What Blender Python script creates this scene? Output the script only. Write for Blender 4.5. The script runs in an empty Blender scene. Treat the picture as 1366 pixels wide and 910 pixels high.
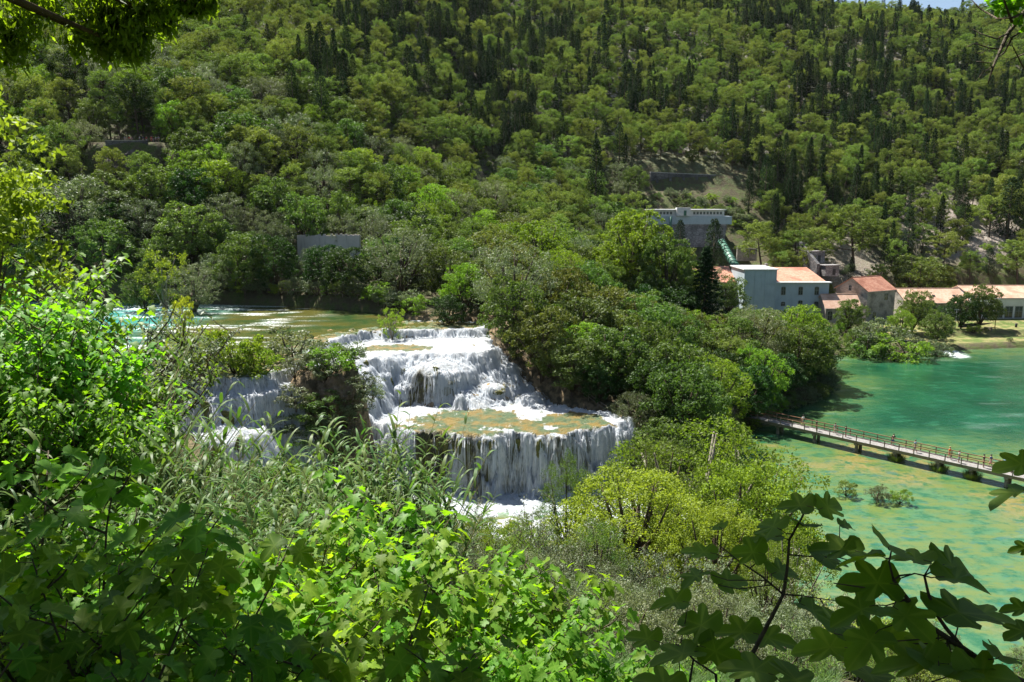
import bpy, bmesh, math, random
import numpy as np
from mathutils import Vector, Matrix, Euler
R = math.radians
scene = bpy.context.scene
COL = scene.collection
rng = np.random.default_rng(7)
random.seed(7)

# ------------------------------------------------------------------ camera
F = 1050.0; CX = 683.0; CY = 455.0; PITCH = R(10.0)
SP, CP = math.sin(PITCH), math.cos(PITCH)
def ray(u, v):
    a = (u - CX) / F; b = (v - CY) / F
    return Vector((a, CP - b * SP, -SP - b * CP))
def at_depth(u, v, z):
    return ray(u, v) * z
def at_level(u, v, Z):
    d = ray(u, v); return d * (Z / d.z)
def project(x, y, z):
    d = y * CP - z * SP
    up = y * SP + z * CP
    if d <= .01: return (1e6, 1e6, d)
    return (CX + F * x / d, CY - F * up / d, d)
cam = bpy.data.cameras.new('camera'); camo = bpy.data.objects.new('camera', cam); COL.objects.link(camo)
camo.location = (0, 0, 0); camo.rotation_euler = (R(80), 0, 0)
cam.sensor_width = 36; cam.lens = 36 * F / 1366; cam.clip_end = 5000; cam.clip_start = .05
scene.camera = camo

# ------------------------------------------------------------------ noise
def _hash(ix, iy, iz, seed):
    h = (ix * 374761393 + iy * 668265263 + iz * 2147483647 + seed * 974634777) & 0xFFFFFFFF
    h = ((h ^ (h >> 13)) * 1274126177) & 0xFFFFFFFF
    h = h ^ (h >> 16)
    return (h & 0xFFFFFF) / float(0xFFFFFF)
def vnoise(x, y, z=None, seed=0):
    x = np.asarray(x, float); y = np.asarray(y, float)
    z = np.zeros_like(x) if z is None else np.asarray(z, float)
    ix = np.floor(x).astype(np.int64); iy = np.floor(y).astype(np.int64); iz = np.floor(z).astype(np.int64)
    fx, fy, fz = x - ix, y - iy, z - iz
    sx = fx * fx * (3 - 2 * fx); sy = fy * fy * (3 - 2 * fy); sz = fz * fz * (3 - 2 * fz)
    out = 0
    for dx in (0, 1):
        for dy in (0, 1):
            for dz in (0, 1):
                w = (sx if dx else 1 - sx) * (sy if dy else 1 - sy) * (sz if dz else 1 - sz)
                out = out + w * _hash(ix + dx, iy + dy, iz + dz, seed)
    return out * 2 - 1
def fbm(x, y, z=None, seed=0, octaves=4):
    a = 1; s = 0; t = 0; f = 1
    for o in range(octaves):
        s = s + a * vnoise(x * f, y * f, None if z is None else z * f, seed + o * 17); t += a; a *= .5; f *= 2.03
    return s / t
def sstep(a, b, x):
    t = np.clip((x - a) / (b - a), 0, 1); return t * t * (3 - 2 * t)

# ------------------------------------------------------------------ terrain
TX = [-900, -400, -150, -90, -60, -40, -20, -8, 0, 8, 20, 40, 70, 110, 160, 250, 500, 1000]
TT = {
 -60: [14]*18,
 -8: [4, 4, 3, 2, 1.5, 1, 1, 1, 1, 1, 1, 0, 0, 0, 0, 0, 0, 0],
 0: [4, 4, 4, 3, 2, 1, -.6, -1.6, -1.75, -1.9, -2.2, -3, -3, -3, -3, -3, -3, -3],
 4: [3, 3, 3, 2, 1, .2, -2, -3.1, -3.7, -4, -4.5, -6, -8, -8, -8, -8, -8, -8],
 8: [2, 2, 2, 1, 0, -1, -3, -5, -6, -6.4, -7.6, -10, -14, -16, -16, -16, -16, -16],
 15: [0, 0, 0, -1, -1.5, -2.5, -4.5, -7.5, -9.5, -10.5, -13, -17, -24, -28, -28, -28, -28, -28],
 25: [-3, -3, -3, -4, -5, -6, -8.5, -11.5, -14, -15.5, -19, -26, -33, -36, -36, -36, -36, -36],
 40: [-8, -8, -8, -9, -11, -13, -15.5, -18.5, -21, -23, -28, -35, -37, -37, -37, -37, -37, -37],
 55: [-12, -12, -12, -13, -15, -18, -21, -25, -28, -30, -33, -36.5, -37, -37, -37, -37, -37, -37],
 70: [-15, -15, -15, -16, -18, -21, -26, -31, -34, -35, -36, -37, -37, -37, -37, -37, -37, -37],
 90: [-18, -18, -18, -18.5, -19.5, -20.2, -21, -27, -33, -35, -36, -36, -36, -36, -36, -36, -36, -36],
 110: [-18, -18, -18, -18.5, -19, -19.5, -20.5, -26, -27.5, -28, -30, -34, -36, -36, -36, -36, -36, -36],
 135: [-18, -18, -18, -18.5, -19, -19.5, -20, -20.2, -20.5, -22.5, -27, -33.5, -36, -36, -36, -36, -36, -36],
 165: [-17, -17, -17, -18, -18.5, -18.5, -18, -18, -18.5, -20, -23, -29, -35, -36.5, -36.5, -36.5, -36.5, -36.5],
 185: [5, 5, 2, -2, -5, -10, -15, -16, -17, -18, -21, -27, -34.5, -36.5, -36.5, -36.5, -36.5, -36.5],
 205: [18, 18, 16, 13, 8, 0, -11, -14, -15.5, -16.5, -19, -25, -34, -34.2, -34.2, -34.2, -34.2, -34],
 232: [32, 32, 30, 28, 20, 10, -5, -9, -10, -11.5, -15, -22, -32, -33, -33, -33, -32, -30],
 270: [50, 50, 48, 45, 38, 26, 10, 3, 1, 0, -4, -12, -16.5, -14, -12, -11, -10, -10],
 292: [59, 59, 56, 53, 46, 34, 20, 12, 9, 8, 6, 3.5, 1.5, 2, 1, 0, 0, 0],
 306: [66, 66, 63, 60, 54, 43, 27, 19, 16.5, 16, 15.5, 15, 14, 10, 8, 7, 7, 7],
 350: [88, 88, 84, 80, 74, 65, 50, 43, 41, 40, 39, 37, 36, 34, 32, 30, 28, 25],
 450: [138, 138, 134, 130, 124, 115, 103, 97, 95, 94, 93, 92, 90, 88, 86, 82, 78, 70],
 550: [185, 185, 182, 178, 172, 165, 155, 148, 146, 145, 144, 142, 138, 133, 128, 119, 112, 100],
 660: [220, 220, 218, 210, 200, 190, 180, 175, 172, 170, 168, 164, 156, 146, 134, 116, 108, 90],
 900: [220, 220, 218, 210, 200, 190, 180, 175, 172, 170, 168, 160, 140, 120, 90, 60, 50, 40],
 2500: [200]*12 + [100, 80, 60, 40, 30, 20],
}
TY = sorted(TT)
TZ = np.array([TT[y] for y in TY], float)
TXa = np.array(TX, float); TYa = np.array(TY, float)
def _smooth_interp(px, py):
    px = np.clip(px, TXa[0], TXa[-1] - .01); py = np.clip(py, TYa[0], TYa[-1] - .01)
    i = np.clip(np.searchsorted(TXa, px, side='right') - 1, 0, len(TX) - 2)
    j = np.clip(np.searchsorted(TYa, py, side='right') - 1, 0, len(TY) - 2)
    fx = (px - TXa[i]) / (TXa[i + 1] - TXa[i]); fy = (py - TYa[j]) / (TYa[j + 1] - TYa[j])
    z = (TZ[j, i] * (1 - fx) + TZ[j, i + 1] * fx) * (1 - fy) + (TZ[j + 1, i] * (1 - fx) + TZ[j + 1, i + 1] * fx) * fy
    return z
def base_h(x, y):
    x = np.asarray(x, float); y = np.asarray(y, float)
    s = np.clip(.05 * np.hypot(x, y), .3, 9)
    z = 0
    for dx, dy in ((0, 0), (1, 0), (-1, 0), (0, 1), (0, -1), (.7, .7), (-.7, .7), (.7, -.7), (-.7, -.7)):
        z = z + _smooth_interp(x + dx * s, y + dy * s)
    return z / 9
def poly_sd(x, y, poly):
    """signed distance to polygon, positive outside"""
    x = np.asarray(x, float); y = np.asarray(y, float)
    d = np.full(x.shape, 1e9); inside = np.zeros(x.shape, bool)
    n = len(poly)
    for i in range(n):
        x0, y0 = poly[i]; x1, y1 = poly[(i + 1) % n]
        ex, ey = x1 - x0, y1 - y0
        t = np.clip(((x - x0) * ex + (y - y0) * ey) / (ex * ex + ey * ey + 1e-9), 0, 1)
        d = np.minimum(d, np.hypot(x - x0 - t * ex, y - y0 - t * ey))
        c = ((y0 > y) != (y1 > y)) & (x < (x1 - x0) * (y - y0) / ((y1 - y0) if y1 != y0 else 1e-9) + x0)
        inside ^= c
    return np.where(inside, -d, d)

UP = -20.8; LOW = -36.0; MID = -28.5
P_UPPER = [(-160, 178), (-120, 168), (-82, 164), (-62, 161), (-42, 157), (-27, 149), (-18, 139), (-10, 137), (-4, 136), (-6, 130),
           (-14, 129.5), (-22, 128), (-27, 122), (-28.5, 115), (-29, 106), (-28, 98), (-30, 94), (-34, 91), (-40, 89.5), (-47, 94), (-58, 108), (-78, 130), (-120, 150), (-170, 160)]
P_STEP = [(-28.6, 118), (-30, 101), (-26, 100.2), (-22.5, 102.5), (-21.5, 108), (-20, 113), (-16, 114.6), (-13, 115.5), (-8, 115), (-4, 117), (-3, 123), (-5, 131), (-14, 131), (-24, 129), (-29, 122)]
P_MID = [(-16.5, 98.5), (-9, 95.2), (-3, 94.6), (3, 95), (9, 95.8), (13, 98.5), (15.5, 102), (13, 105), (8, 107.5), (2, 109), (-5, 110.5), (-12, 109), (-19, 109), (-23, 106), (-20, 101)]
P_SIDE = [(-46, 95), (-40, 87.5), (-35, 88), (-30, 91.5), (-27, 93.5), (-26, 96), (-33, 99), (-42, 99)]      # shelf above the left fall
P_LOW = [(-42, 84), (-34, 78), (-20, 68), (0, 63), (20, 60), (38, 57), (60, 50), (90, 42), (160, 34), (900, 20), (900, 232), (300, 222), (190, 203), (130, 194), (96, 188), (78, 184),
         (68, 176), (65, 158), (61, 148), (52, 137), (44, 131), (38, 122), (32, 112), (26, 104), (22, 97), (8, 97), (-10, 97), (-20, 93), (-30, 89)]
P_WET = [(-50, 93), (-46, 84), (-36, 78), (-22, 76), (0, 82), (24, 84), (26, 92), (22, 99), (16, 101.5), (9, 109), (3, 115), (-1, 120), (-3.5, 126), (-5, 137), (-20, 139), (-50, 120)]
P_ISLE = [(-26.6, 96), (-25, 93.6), (-21, 92.8), (-19, 95), (-19.6, 98), (-23, 99.2), (-26, 98.6)]     # dry knoll between the falls

def drop(d, k, rnd):
    d = np.maximum(d, 0)
    return k * (np.sqrt(d * d + rnd * rnd) - rnd)
def cascade_h(x, y):
    x = np.asarray(x, float); y = np.asarray(y, float)
    n1 = fbm(x / 3.2, y / 3.2, seed=3, octaves=4); n2 = fbm(x / 1.0, y / 1.0, seed=9, octaves=3); n3 = vnoise(x / .45, y / .45, seed=12)
    wob = n1 * 1.5 + n2 * .55
    h = UP - drop(poly_sd(x, y, P_UPPER) + wob, 3.2, .5) + 0 * x
    h = np.maximum(h, -22.1 - drop(poly_sd(x, y, P_STEP) + wob * 1.3, 1.5, .8))
    for mx, my, ra, rb, tp in ((-19, 113, 3.6, 3.0, -24.3), (-24.5, 111.5, 3.2, 3, -23.9), (-15.4, 111, 2.0, 2.0, -25.6), (-3.2, 112.4, 2.6, 2.3, -26.0), (2.6, 110.8, 2.2, 1.9, -27.2), (-21.2, 109.3, 2.4, 1.9, -26.6), (-6.5, 117.5, 3, 2.2, -22.9), (-1, 118.5, 2.4, 2.4, -24.2)):
        de = np.hypot((x - mx) / ra, (y - my) / rb) + .25 * n2; h = np.maximum(h, tp - .8 * de ** 2 - np.maximum(de - .95, 0) * 11)
    # dome fall and the boulder slope right of it
    dd = np.hypot((x + 10.8) / 5.4, (y - 114) / 4.4)
    h = np.maximum(h, -22.9 - 1.5 * dd ** 2 - np.maximum(dd - 1, 0) * 13 + n1 * .5 + n2 * .25)
    rr = np.hypot((x - .5) / 6, (y - 116) / 8)
    h = np.maximum(h, np.where((x > -8) & (y > 107), -22.5 - .27 * np.maximum(x + 8, 0) - .40 * np.maximum(120 - y, 0) + n1 * .9 + n2 * .7 + .5 * np.abs(n3) , -60))
    h = np.maximum(h, MID - drop(poly_sd(x, y, P_MID) + wob * 1.15 + .6 * n3, 4.2, .7))
    h = np.maximum(h, -22.4 - drop(poly_sd(x, y, P_SIDE) + wob, 2.6, .6))
    # a ledge half way down the left fall
    le = np.hypot((x + 33) / 5.0, (y - 86.5) / 3.2)
    h = np.maximum(h, -25.2 - .8 * le ** 2 - np.maximum(le - 1, 0) * 9 + n1 * .9)
    l2 = np.hypot((x + 30.5) / 4.0, (y - 82.5) / 2.6); h = np.maximum(h, -28.6 - .9 * l2 ** 2 - np.maximum(l2 - 1, 0) * 9 + n1 * .9 + n2 * .4)
    h = np.maximum(h, LOW + .02 + .25 * np.clip(1 - poly_sd(x, y, [(-24, 95), (18, 97), (20, 94), (-24, 90)]) / 4, 0, 1) * (n2 + .6))
    return h
def ground_h(x, y):
    x = np.asarray(x, float); y = np.asarray(y, float)
    z = base_h(x, y)
    r = np.hypot(x, y)
    z = z + fbm(x / 14, y / 14, seed=21) * np.clip(r / 120, 0, 1) * 1.6 + fbm(x / 55, y / 55, seed=31) * np.clip((y - 240) / 100, 0, 1) * 7
    z = z + fbm(x / 3.0, y / 3.0, seed=41, octaves=3) * .35 * np.clip(r / 15, 0.1, 1)
    # garden terraces in front of the long buildings
    for poly, lev in ((P_LAWN1, -34.9), (P_LAWN2, -33.9)):
        t = sstep(3.0, 0.0, poly_sd(x, y, poly)); z = z * (1 - t) + lev * t
    t = sstep(3.0, 0, poly_sd(x, y, P_CUT)); z = z * (1 - t) + np.minimum(z, (y - 284) * .33) * t
    t = sstep(3.5, 0, poly_sd(x, y, P_YARD)); z = z * (1 - t) + -33.2 * t
    t = sstep(2.5, 0, poly_sd(x, y, P_PLAT)); z = z * (1 - t) + 14.3 * t
    dU = poly_sd(x, y, P_UPPER); dL = poly_sd(x, y, P_LOW); dW = poly_sd(x, y, P_WET)
    # banks keep above the water next to them
    near = sstep(9, 0, dW); z = np.maximum(z, (cascade_h(x, y) + .9 + .06 * dW) * near + z * (1 - near)) * 1.0
    z = np.where(dU < 8, np.maximum(z, UP + .35 + .1 * np.maximum(dU, 0)), z)
    z = np.where(dL < 8, np.maximum(z, LOW + .3 + .15 * np.maximum(dL, 0)), z)
    z = np.where(dU < 1.2, np.minimum(z, UP - .9 + sstep(-.4, 1.2, dU) * 1.3), z)
    z = np.where(dL < 1.5, np.minimum(z, LOW - 1.3 + sstep(-1, 1.5, dL) * 1.7), z)
    isle = poly_sd(x, y, P_ISLE)
    t = sstep(1.6, -.6, isle + fbm(x / 2, y / 2, seed=5) * 1.2)
    z = np.where(dW < 1.2, np.minimum(z, cascade_h(x, y) - .7 + sstep(-.5, 1.2, dW) * 1.6), z)
    z = np.where(t > 0, z * (1 - t) + (-20.2 + fbm(x / 2.5, y / 2.5, seed=8) * .8 + .05 * (y - 97)) * t, z)
    return z
P_LAWN1 = [(100, 192), (130, 198), (190, 207), (330, 226), (330, 240), (190, 216), (130, 207), (102, 202)]
P_LAWN2 = [(98, 204), (130, 208.5), (190, 217.5), (330, 242), (330, 250), (190, 228), (130, 222), (98, 216)]
P_YARD = [(40, 224), (62, 214), (95, 214), (190, 228.5), (330, 252), (330, 270), (190, 248), (120, 246), (60, 244), (44, 236)]
P_CUT = [(46, 283), (92, 283), (92, 298.5), (46, 298.5)]
P_PLAT = [(-103, 196), (-91, 195), (-84, 196), (-84, 206), (-103, 206)]
_RX = np.arange(-470, 471, 1.0); _RY = np.arange(-8, 700, 1.0); _rx, _ry = np.meshgrid(_RX, _RY)
_RG = ground_h(_rx.ravel(), _ry.ravel()).reshape(_rx.shape)
_m = np.minimum(np.minimum(poly_sd(_rx, _ry, P_UPPER), poly_sd(_rx, _ry, P_LOW)), poly_sd(_rx, _ry, P_WET)); _RW = np.where(poly_sd(_rx, _ry, P_ISLE) > -.2, _m, 99)
def _look(A, x, y):
    x = min(max(x, -469), 469) + 470; y = min(max(y, -7), 690) + 8; i = int(x); j = int(y); fx = x - i; fy = y - j
    return float((A[j, i] * (1 - fx) + A[j, i + 1] * fx) * (1 - fy) + (A[j + 1, i] * (1 - fx) + A[j + 1, i + 1] * fx) * fy)
def g(x, y):
    if y < 110: return float(ground_h(np.array([x]), np.array([y]))[0])
    return _look(_RG, x, y)
def hit(u, v, z0=3.0):
    """first point where the sight line through a pixel meets the ground"""
    d = ray(u, v); zz = np.concatenate([np.arange(z0, 60, .5), np.arange(60, 700, 1.5)])
    gh = ground_h(d.x * zz, d.y * zz) - d.z * zz
    k = np.argmax(gh > 0) if (gh > 0).any() else len(zz) - 1
    p = d * zz[k]; return Vector((p.x, p.y, g(p.x, p.y)))
def top_at(u, v, h, zmin=20, zmax=650):
    """ground point whose tree of height h reaches pixel (u, v) with its top"""
    zz = np.arange(zmin, zmax, 1.0); d = ray(u, v)
    gh = ground_h(d.x * zz, d.y * zz) + h - d.z * zz
    k = np.argmax(gh > 0) if (gh > 0).any() else 0
    p = d * zz[k]; return Vector((p.x, p.y, g(p.x, p.y)))

# ------------------------------------------------------------------ object helpers
def tag(o, label=None, cat=None, group=None, kind=None):
    if label: o['label'] = label
    if cat: o['category'] = cat
    if group: o['group'] = group
    if kind: o['kind'] = kind
    return o
def link(name, data, parent=None, mat=None):
    o = bpy.data.objects.new(name, data); COL.objects.link(o)
    if parent: o.parent = parent
    if mat is not None and not data.materials: data.materials.append(mat)
    return o
def empty(name, loc=(0, 0, 0), rz=0, scale=1):
    o = bpy.data.objects.new(name, None); COL.objects.link(o); o.location = loc; o.rotation_euler.z = rz
    o.empty_display_size = .3
    o.scale = (scale,) * 3 if not hasattr(scale, '__len__') else scale
    return o
def mesh_np(name, verts, faces, mat=None, smooth=False, attrs=None):
    """verts (n,3); faces (m,k) with one k"""
    me = bpy.data.meshes.new(name)
    verts = np.ascontiguousarray(verts, np.float32); faces = np.ascontiguousarray(faces, np.int32)
    me.vertices.add(len(verts)); me.vertices.foreach_set('co', verts.ravel())
    m, k = faces.shape
    me.loops.add(m * k); me.loops.foreach_set('vertex_index', faces.ravel())
    me.polygons.add(m); me.polygons.foreach_set('loop_start', np.arange(0, m * k, k, dtype=np.int32))
    me.polygons.foreach_set('use_smooth', np.full(m, smooth, bool))
    me.update(calc_edges=True)
    for nm, dom, arr in (attrs or []):
        a = me.attributes.new(nm, 'FLOAT', dom); a.data.foreach_set('value', np.ascontiguousarray(arr, np.float32))
    if mat is not None: me.materials.append(mat)
    return me
def grid_mesh(name, X, Y, Zf, mat=None, attrs=None, keep=None):
    xx, yy = np.meshgrid(X, Y); x = xx.ravel(); y = yy.ravel(); z = Zf(x, y)
    nx, ny = len(X), len(Y)
    i = (np.arange(ny - 1)[:, None] * nx + np.arange(nx - 1)[None, :]).ravel()
    f = np.stack([i, i + 1, i + nx + 1, i + nx], 1)
    if keep is not None:
        k = keep(x, y, z); f = f[k[f].any(1)]
    at = [(n, 'POINT', fn(x, y, z)) for n, fn in (attrs or [])]
    return mesh_np(name, np.stack([x, y, z], 1), f, mat, True, at)

class MB:
    """collects shapes, links them as one mesh object"""
    def __init__(s): s.bm = bmesh.new()
    def box(s, c, size, rot=None, bevel=0, taper=None):
        m = Matrix.Translation(Vector(c)) @ (rot.to_4x4() if rot is not None else Matrix.Identity(4)) @ Matrix.Diagonal((size[0], size[1], size[2], 1))
        r = bmesh.ops.create_cube(s.bm, size=1, matrix=m)
        if taper:
            for v in r['verts']:
                l = m.inverted() @ v.co
                if l.z > 0: l.x *= taper; l.y *= taper; v.co = m @ l
        if bevel:
            es = list({e for v in r['verts'] for e in v.link_edges})
            bmesh.ops.bevel(s.bm, geom=es, offset=bevel, segments=1, affect='EDGES')
        return s
    def tube(s, pts, rad, n=6, cap=True):
        pts = [Vector(p) for p in pts]; rings = []
        for i, p in enumerate(pts):
            t = (pts[min(i + 1, len(pts) - 1)] - pts[max(i - 1, 0)])
            if t.length < 1e-6: t = Vector((0, 0, 1))
            t.normalize()
            a = t.orthogonal().normalized() if i == 0 else (a - t * a.dot(t)).normalized()
            b = t.cross(a); r = rad[i] if hasattr(rad, '__len__') else rad
            rings.append([s.bm.verts.new(p + (a * math.cos(2 * math.pi * k / n) + b * math.sin(2 * math.pi * k / n)) * r) for k in range(n)])
        for q in range(len(rings) - 1):
            for k in range(n):
                f = s.bm.faces.new((rings[q][k], rings[q][(k + 1) % n], rings[q + 1][(k + 1) % n], rings[q + 1][k])); f.smooth = n > 4
        if cap and n > 2:
            s.bm.faces.new(rings[0][::-1]); s.bm.faces.new(rings[-1])
        return s
    def poly(s, pts):
        s.bm.faces.new([s.bm.verts.new(Vector(p)) for p in pts]); return s
    def prism(s, pts, off):
        off = Vector(off); a = [s.bm.verts.new(Vector(p)) for p in pts]; b = [s.bm.verts.new(Vector(p) + off) for p in pts]
        n = len(pts); s.bm.faces.new(a); s.bm.faces.new(b[::-1])
        for k in range(n): s.bm.faces.new((a[k], b[k], b[(k + 1) % n], a[(k + 1) % n]))
        return s
    def mesh(s, name, mat=None):
        bmesh.ops.recalc_face_normals(s.bm, faces=s.bm.faces)
        me = bpy.data.meshes.new(name); s.bm.to_mesh(me); s.bm.free()
        if mat is not None: me.materials.append(mat)
        return me
    def build(s, name, mat, parent=None):
        return link(name, s.mesh(name, mat), parent)
def copy_tree(o, parent=None):
    c = o.copy(); COL.objects.link(c); c.parent = parent
    for ch in list(o.children): copy_tree(ch, c)
    return c

# ------------------------------------------------------------------ materials
def new_mat(name):
    m = bpy.data.materials.new(name); m.use_nodes = True; nt = m.node_tree; nt.nodes.clear()
    out = nt.nodes.new('ShaderNodeOutputMaterial'); return m, nt, out
def N(nt, typ, **kw):
    n = nt.nodes.new(typ)
    for k, v in kw.items():
        if k in ('op',): n.operation = v
        elif hasattr(n, k) and not k.startswith('i_'): setattr(n, k, v)
        else: n.inputs[k[2:]].default_value = v
    return n
def lk(nt, a, b): nt.links.new(a, b)
def setin(n, key, val):
    n.inputs[key].default_value = val
def mixc(nt, fac, a, b, blend='MIX'):
    n = nt.nodes.new('ShaderNodeMix'); n.data_type = 'RGBA'; n.blend_type = blend
    for idx, v in ((0, fac), (6, a), (7, b)):
        if hasattr(v, 'links'): nt.links.new(v, n.inputs[idx])
        else: n.inputs[idx].default_value = v if idx == 0 else (tuple(v) + (1,) if len(v) == 3 else v)
    return n.outputs[2]
def math_n(nt, op, a, b=0, clamp=False):
    n = nt.nodes.new('ShaderNodeMath'); n.operation = op; n.use_clamp = clamp
    for i, v in ((0, a), (1, b)):
        if hasattr(v, 'links'): nt.links.new(v, n.inputs[i])
        else: n.inputs[i].default_value = v
    return n.outputs[0]
def ramp(nt, fac, stops):
    n = nt.nodes.new('ShaderNodeMapRange'); n.clamp = True; n.interpolation_type = 'SMOOTHSTEP'
    nt.links.new(fac, n.inputs[0]); n.inputs[1].default_value = stops[0]; n.inputs[2].default_value = stops[1]
    return n.outputs[0]
def noise(nt, scale, vec=None, detail=4, rough=.55, seed=None):
    n = nt.nodes.new('ShaderNodeTexNoise'); n.inputs['Scale'].default_value = scale; n.inputs['Detail'].default_value = detail; n.inputs['Roughness'].default_value = rough
    if vec is not None: nt.links.new(vec, n.inputs['Vector'])
    return n.outputs['Fac']
def mapping(nt, vec, scale=(1, 1, 1), loc=(0, 0, 0)):
    n = nt.nodes.new('ShaderNodeMapping'); nt.links.new(vec, n.inputs[0]); n.inputs['Scale'].default_value = scale; n.inputs['Location'].default_value = loc
    return n.outputs[0]
def attr(nt, name):
    n = nt.nodes.new('ShaderNodeAttribute'); n.attribute_name = name; return n.outputs['Fac']
def geo_pos(nt):
    n = nt.nodes.new('ShaderNodeNewGeometry'); return n.outputs['Position']
def bump(nt, h, strength=.5, dist=.1):
    n = nt.nodes.new('ShaderNodeBump'); n.inputs['Strength'].default_value = strength; n.inputs['Distance'].default_value = dist
    nt.links.new(h, n.inputs['Height']); return n.outputs[0]
def principled(nt, out, color, rough=.7, spec=.3, normal=None, trans=None):
    p = nt.nodes.new('ShaderNodeBsdfPrincipled')
    for key, v in (('Base Color', color), ('Roughness', rough), ('Specular IOR Level', spec)):
        if hasattr(v, 'links'): nt.links.new(v, p.inputs[key])
        else: p.inputs[key].default_value = (tuple(v) + (1,)) if key == 'Base Color' else v
    if normal is not None: nt.links.new(normal, p.inputs['Normal'])
    if out is not None: nt.links.new(p.outputs[0], out.inputs[0])
    return p
def leaf_mat(name, c1, c2, trans=.35, tcol=None, spec=.15, rough=.55, vary=.28):
    """leaf: two colours mixed per leaf, a small shift per plant, light passing through"""
    m, nt, out = new_mat(name)
    v = attr(nt, 'var')
    c = mixc(nt, v, c1, c2)
    vn = math_n(nt, 'MULTIPLY', math_n(nt, 'POWER', attr(nt, 'vein'), 6.0), .30); c = mixc(nt, vn, c, [min(.5, q * 2.2 + .03) for q in c2])
    c = mixc(nt, math_n(nt, 'MULTIPLY', ramp(nt, noise(nt, 9, geo_pos(nt), 3), (.45, .7)), .35), c, [q * .8 for q in c1])
    oi = nt.nodes.new('ShaderNodeObjectInfo')
    hs = nt.nodes.new('ShaderNodeHueSaturation'); lk(nt, c, hs.inputs['Color'])
    lk(nt, math_n(nt, 'MULTIPLY_ADD', oi.outputs['Random'], .05), hs.inputs['Hue'])
    hs.inputs['Hue'].links[0].from_node.inputs[2].default_value = .475
    fr = math_n(nt, 'FRACT', math_n(nt, 'MULTIPLY', oi.outputs['Random'], 17.3))
    mv = math_n(nt, 'MULTIPLY_ADD', fr, vary * 2); mv.node.inputs[2].default_value = 1 - vary
    lk(nt, mv, hs.inputs['Value'])
    p = principled(nt, None, hs.outputs[0], rough, spec)
    t = nt.nodes.new('ShaderNodeBsdfTranslucent')
    tc = mixc(nt, 1.0, hs.outputs[0], tcol or (1.5, 1.7, .5), 'MULTIPLY'); lk(nt, tc, t.inputs[0])
    mx = nt.nodes.new('ShaderNodeMixShader'); mx.inputs[0].default_value = trans
    lk(nt, p.outputs[0], mx.inputs[1]); lk(nt, t.outputs[0], mx.inputs[2]); lk(nt, mx.outputs[0], out.inputs[0])
    return m
def plain_mat(name, c1, c2=None, scale=3, rough=.8, spec=.2, bmp=.3, bscale=None, stretch=(1, 1, 1)):
    m, nt, out = new_mat(name); co = nt.nodes.new('ShaderNodeTexCoord').outputs['Object']
    co = mapping(nt, co, stretch)
    nf = noise(nt, scale, co, 6, .65)
    c = mixc(nt, ramp(nt, nf, (.35, .65)), c1, c2 or [v * .7 for v in c1])
    nb = noise(nt, bscale or scale * 4, co, 4)
    principled(nt, out, c, rough, spec, bump(nt, nb, bmp, .05)); return m
# ------------------------------------------------------------------ world and sun
world = bpy.data.worlds.new('World'); scene.world = world; world.use_nodes = True
wn = world.node_tree; bg = wn.nodes['Background']
sky = wn.nodes.new('ShaderNodeTexSky'); sky.sky_type = 'NISHITA'; sky.sun_disc = False
SUN_AZ = R(-32); SUN_EL = R(57)          # azimuth from +Y towards -X, in front of the camera and to the left
sky.sun_elevation = SUN_EL; sky.sun_rotation = SUN_AZ; sky.altitude = 50; sky.air_density = 1.0; sky.dust_density = 1.0
wn.links.new(sky.outputs[0], bg.inputs[0]); bg.inputs[1].default_value = .05
sun_dir = Vector((math.sin(SUN_AZ) * math.cos(SUN_EL), math.cos(SUN_AZ) * math.cos(SUN_EL), math.sin(SUN_EL)))
sl = bpy.data.lights.new('sun', 'SUN'); sl.energy = 5.0; sl.angle = R(.53); sl.color = (1, .96, .88)
so = bpy.data.objects.new('sun', sl); COL.objects.link(so); so.rotation_euler = sun_dir.to_track_quat('Z', 'Y').to_euler(); so.location = (0, 0, 300)
scene.view_settings.view_transform = 'Standard'; scene.view_settings.look = 'None'; scene.view_settings.gamma = 1
scene.view_settings.exposure = 1.5; scene.view_settings.use_curve_mapping = False

# ------------------------------------------------------------------ air
hz = MB(); hz.box((0, 1080, 140), (4700, 3100, 360)); hm, hnt, hout = new_mat('haze_air')
pv = hnt.nodes.new('ShaderNodeVolumePrincipled'); pv.inputs['Color'].default_value = (.80, .88, 1, 1); pv.inputs['Density'].default_value = .000014; pv.inputs['Anisotropy'].default_value = .2; lk(hnt, pv.outputs[0], hout.inputs['Volume'])
HZ = hz.build('haze', hm); tag(HZ, kind='stuff', label='thin bluish summer haze over the valley')
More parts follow.
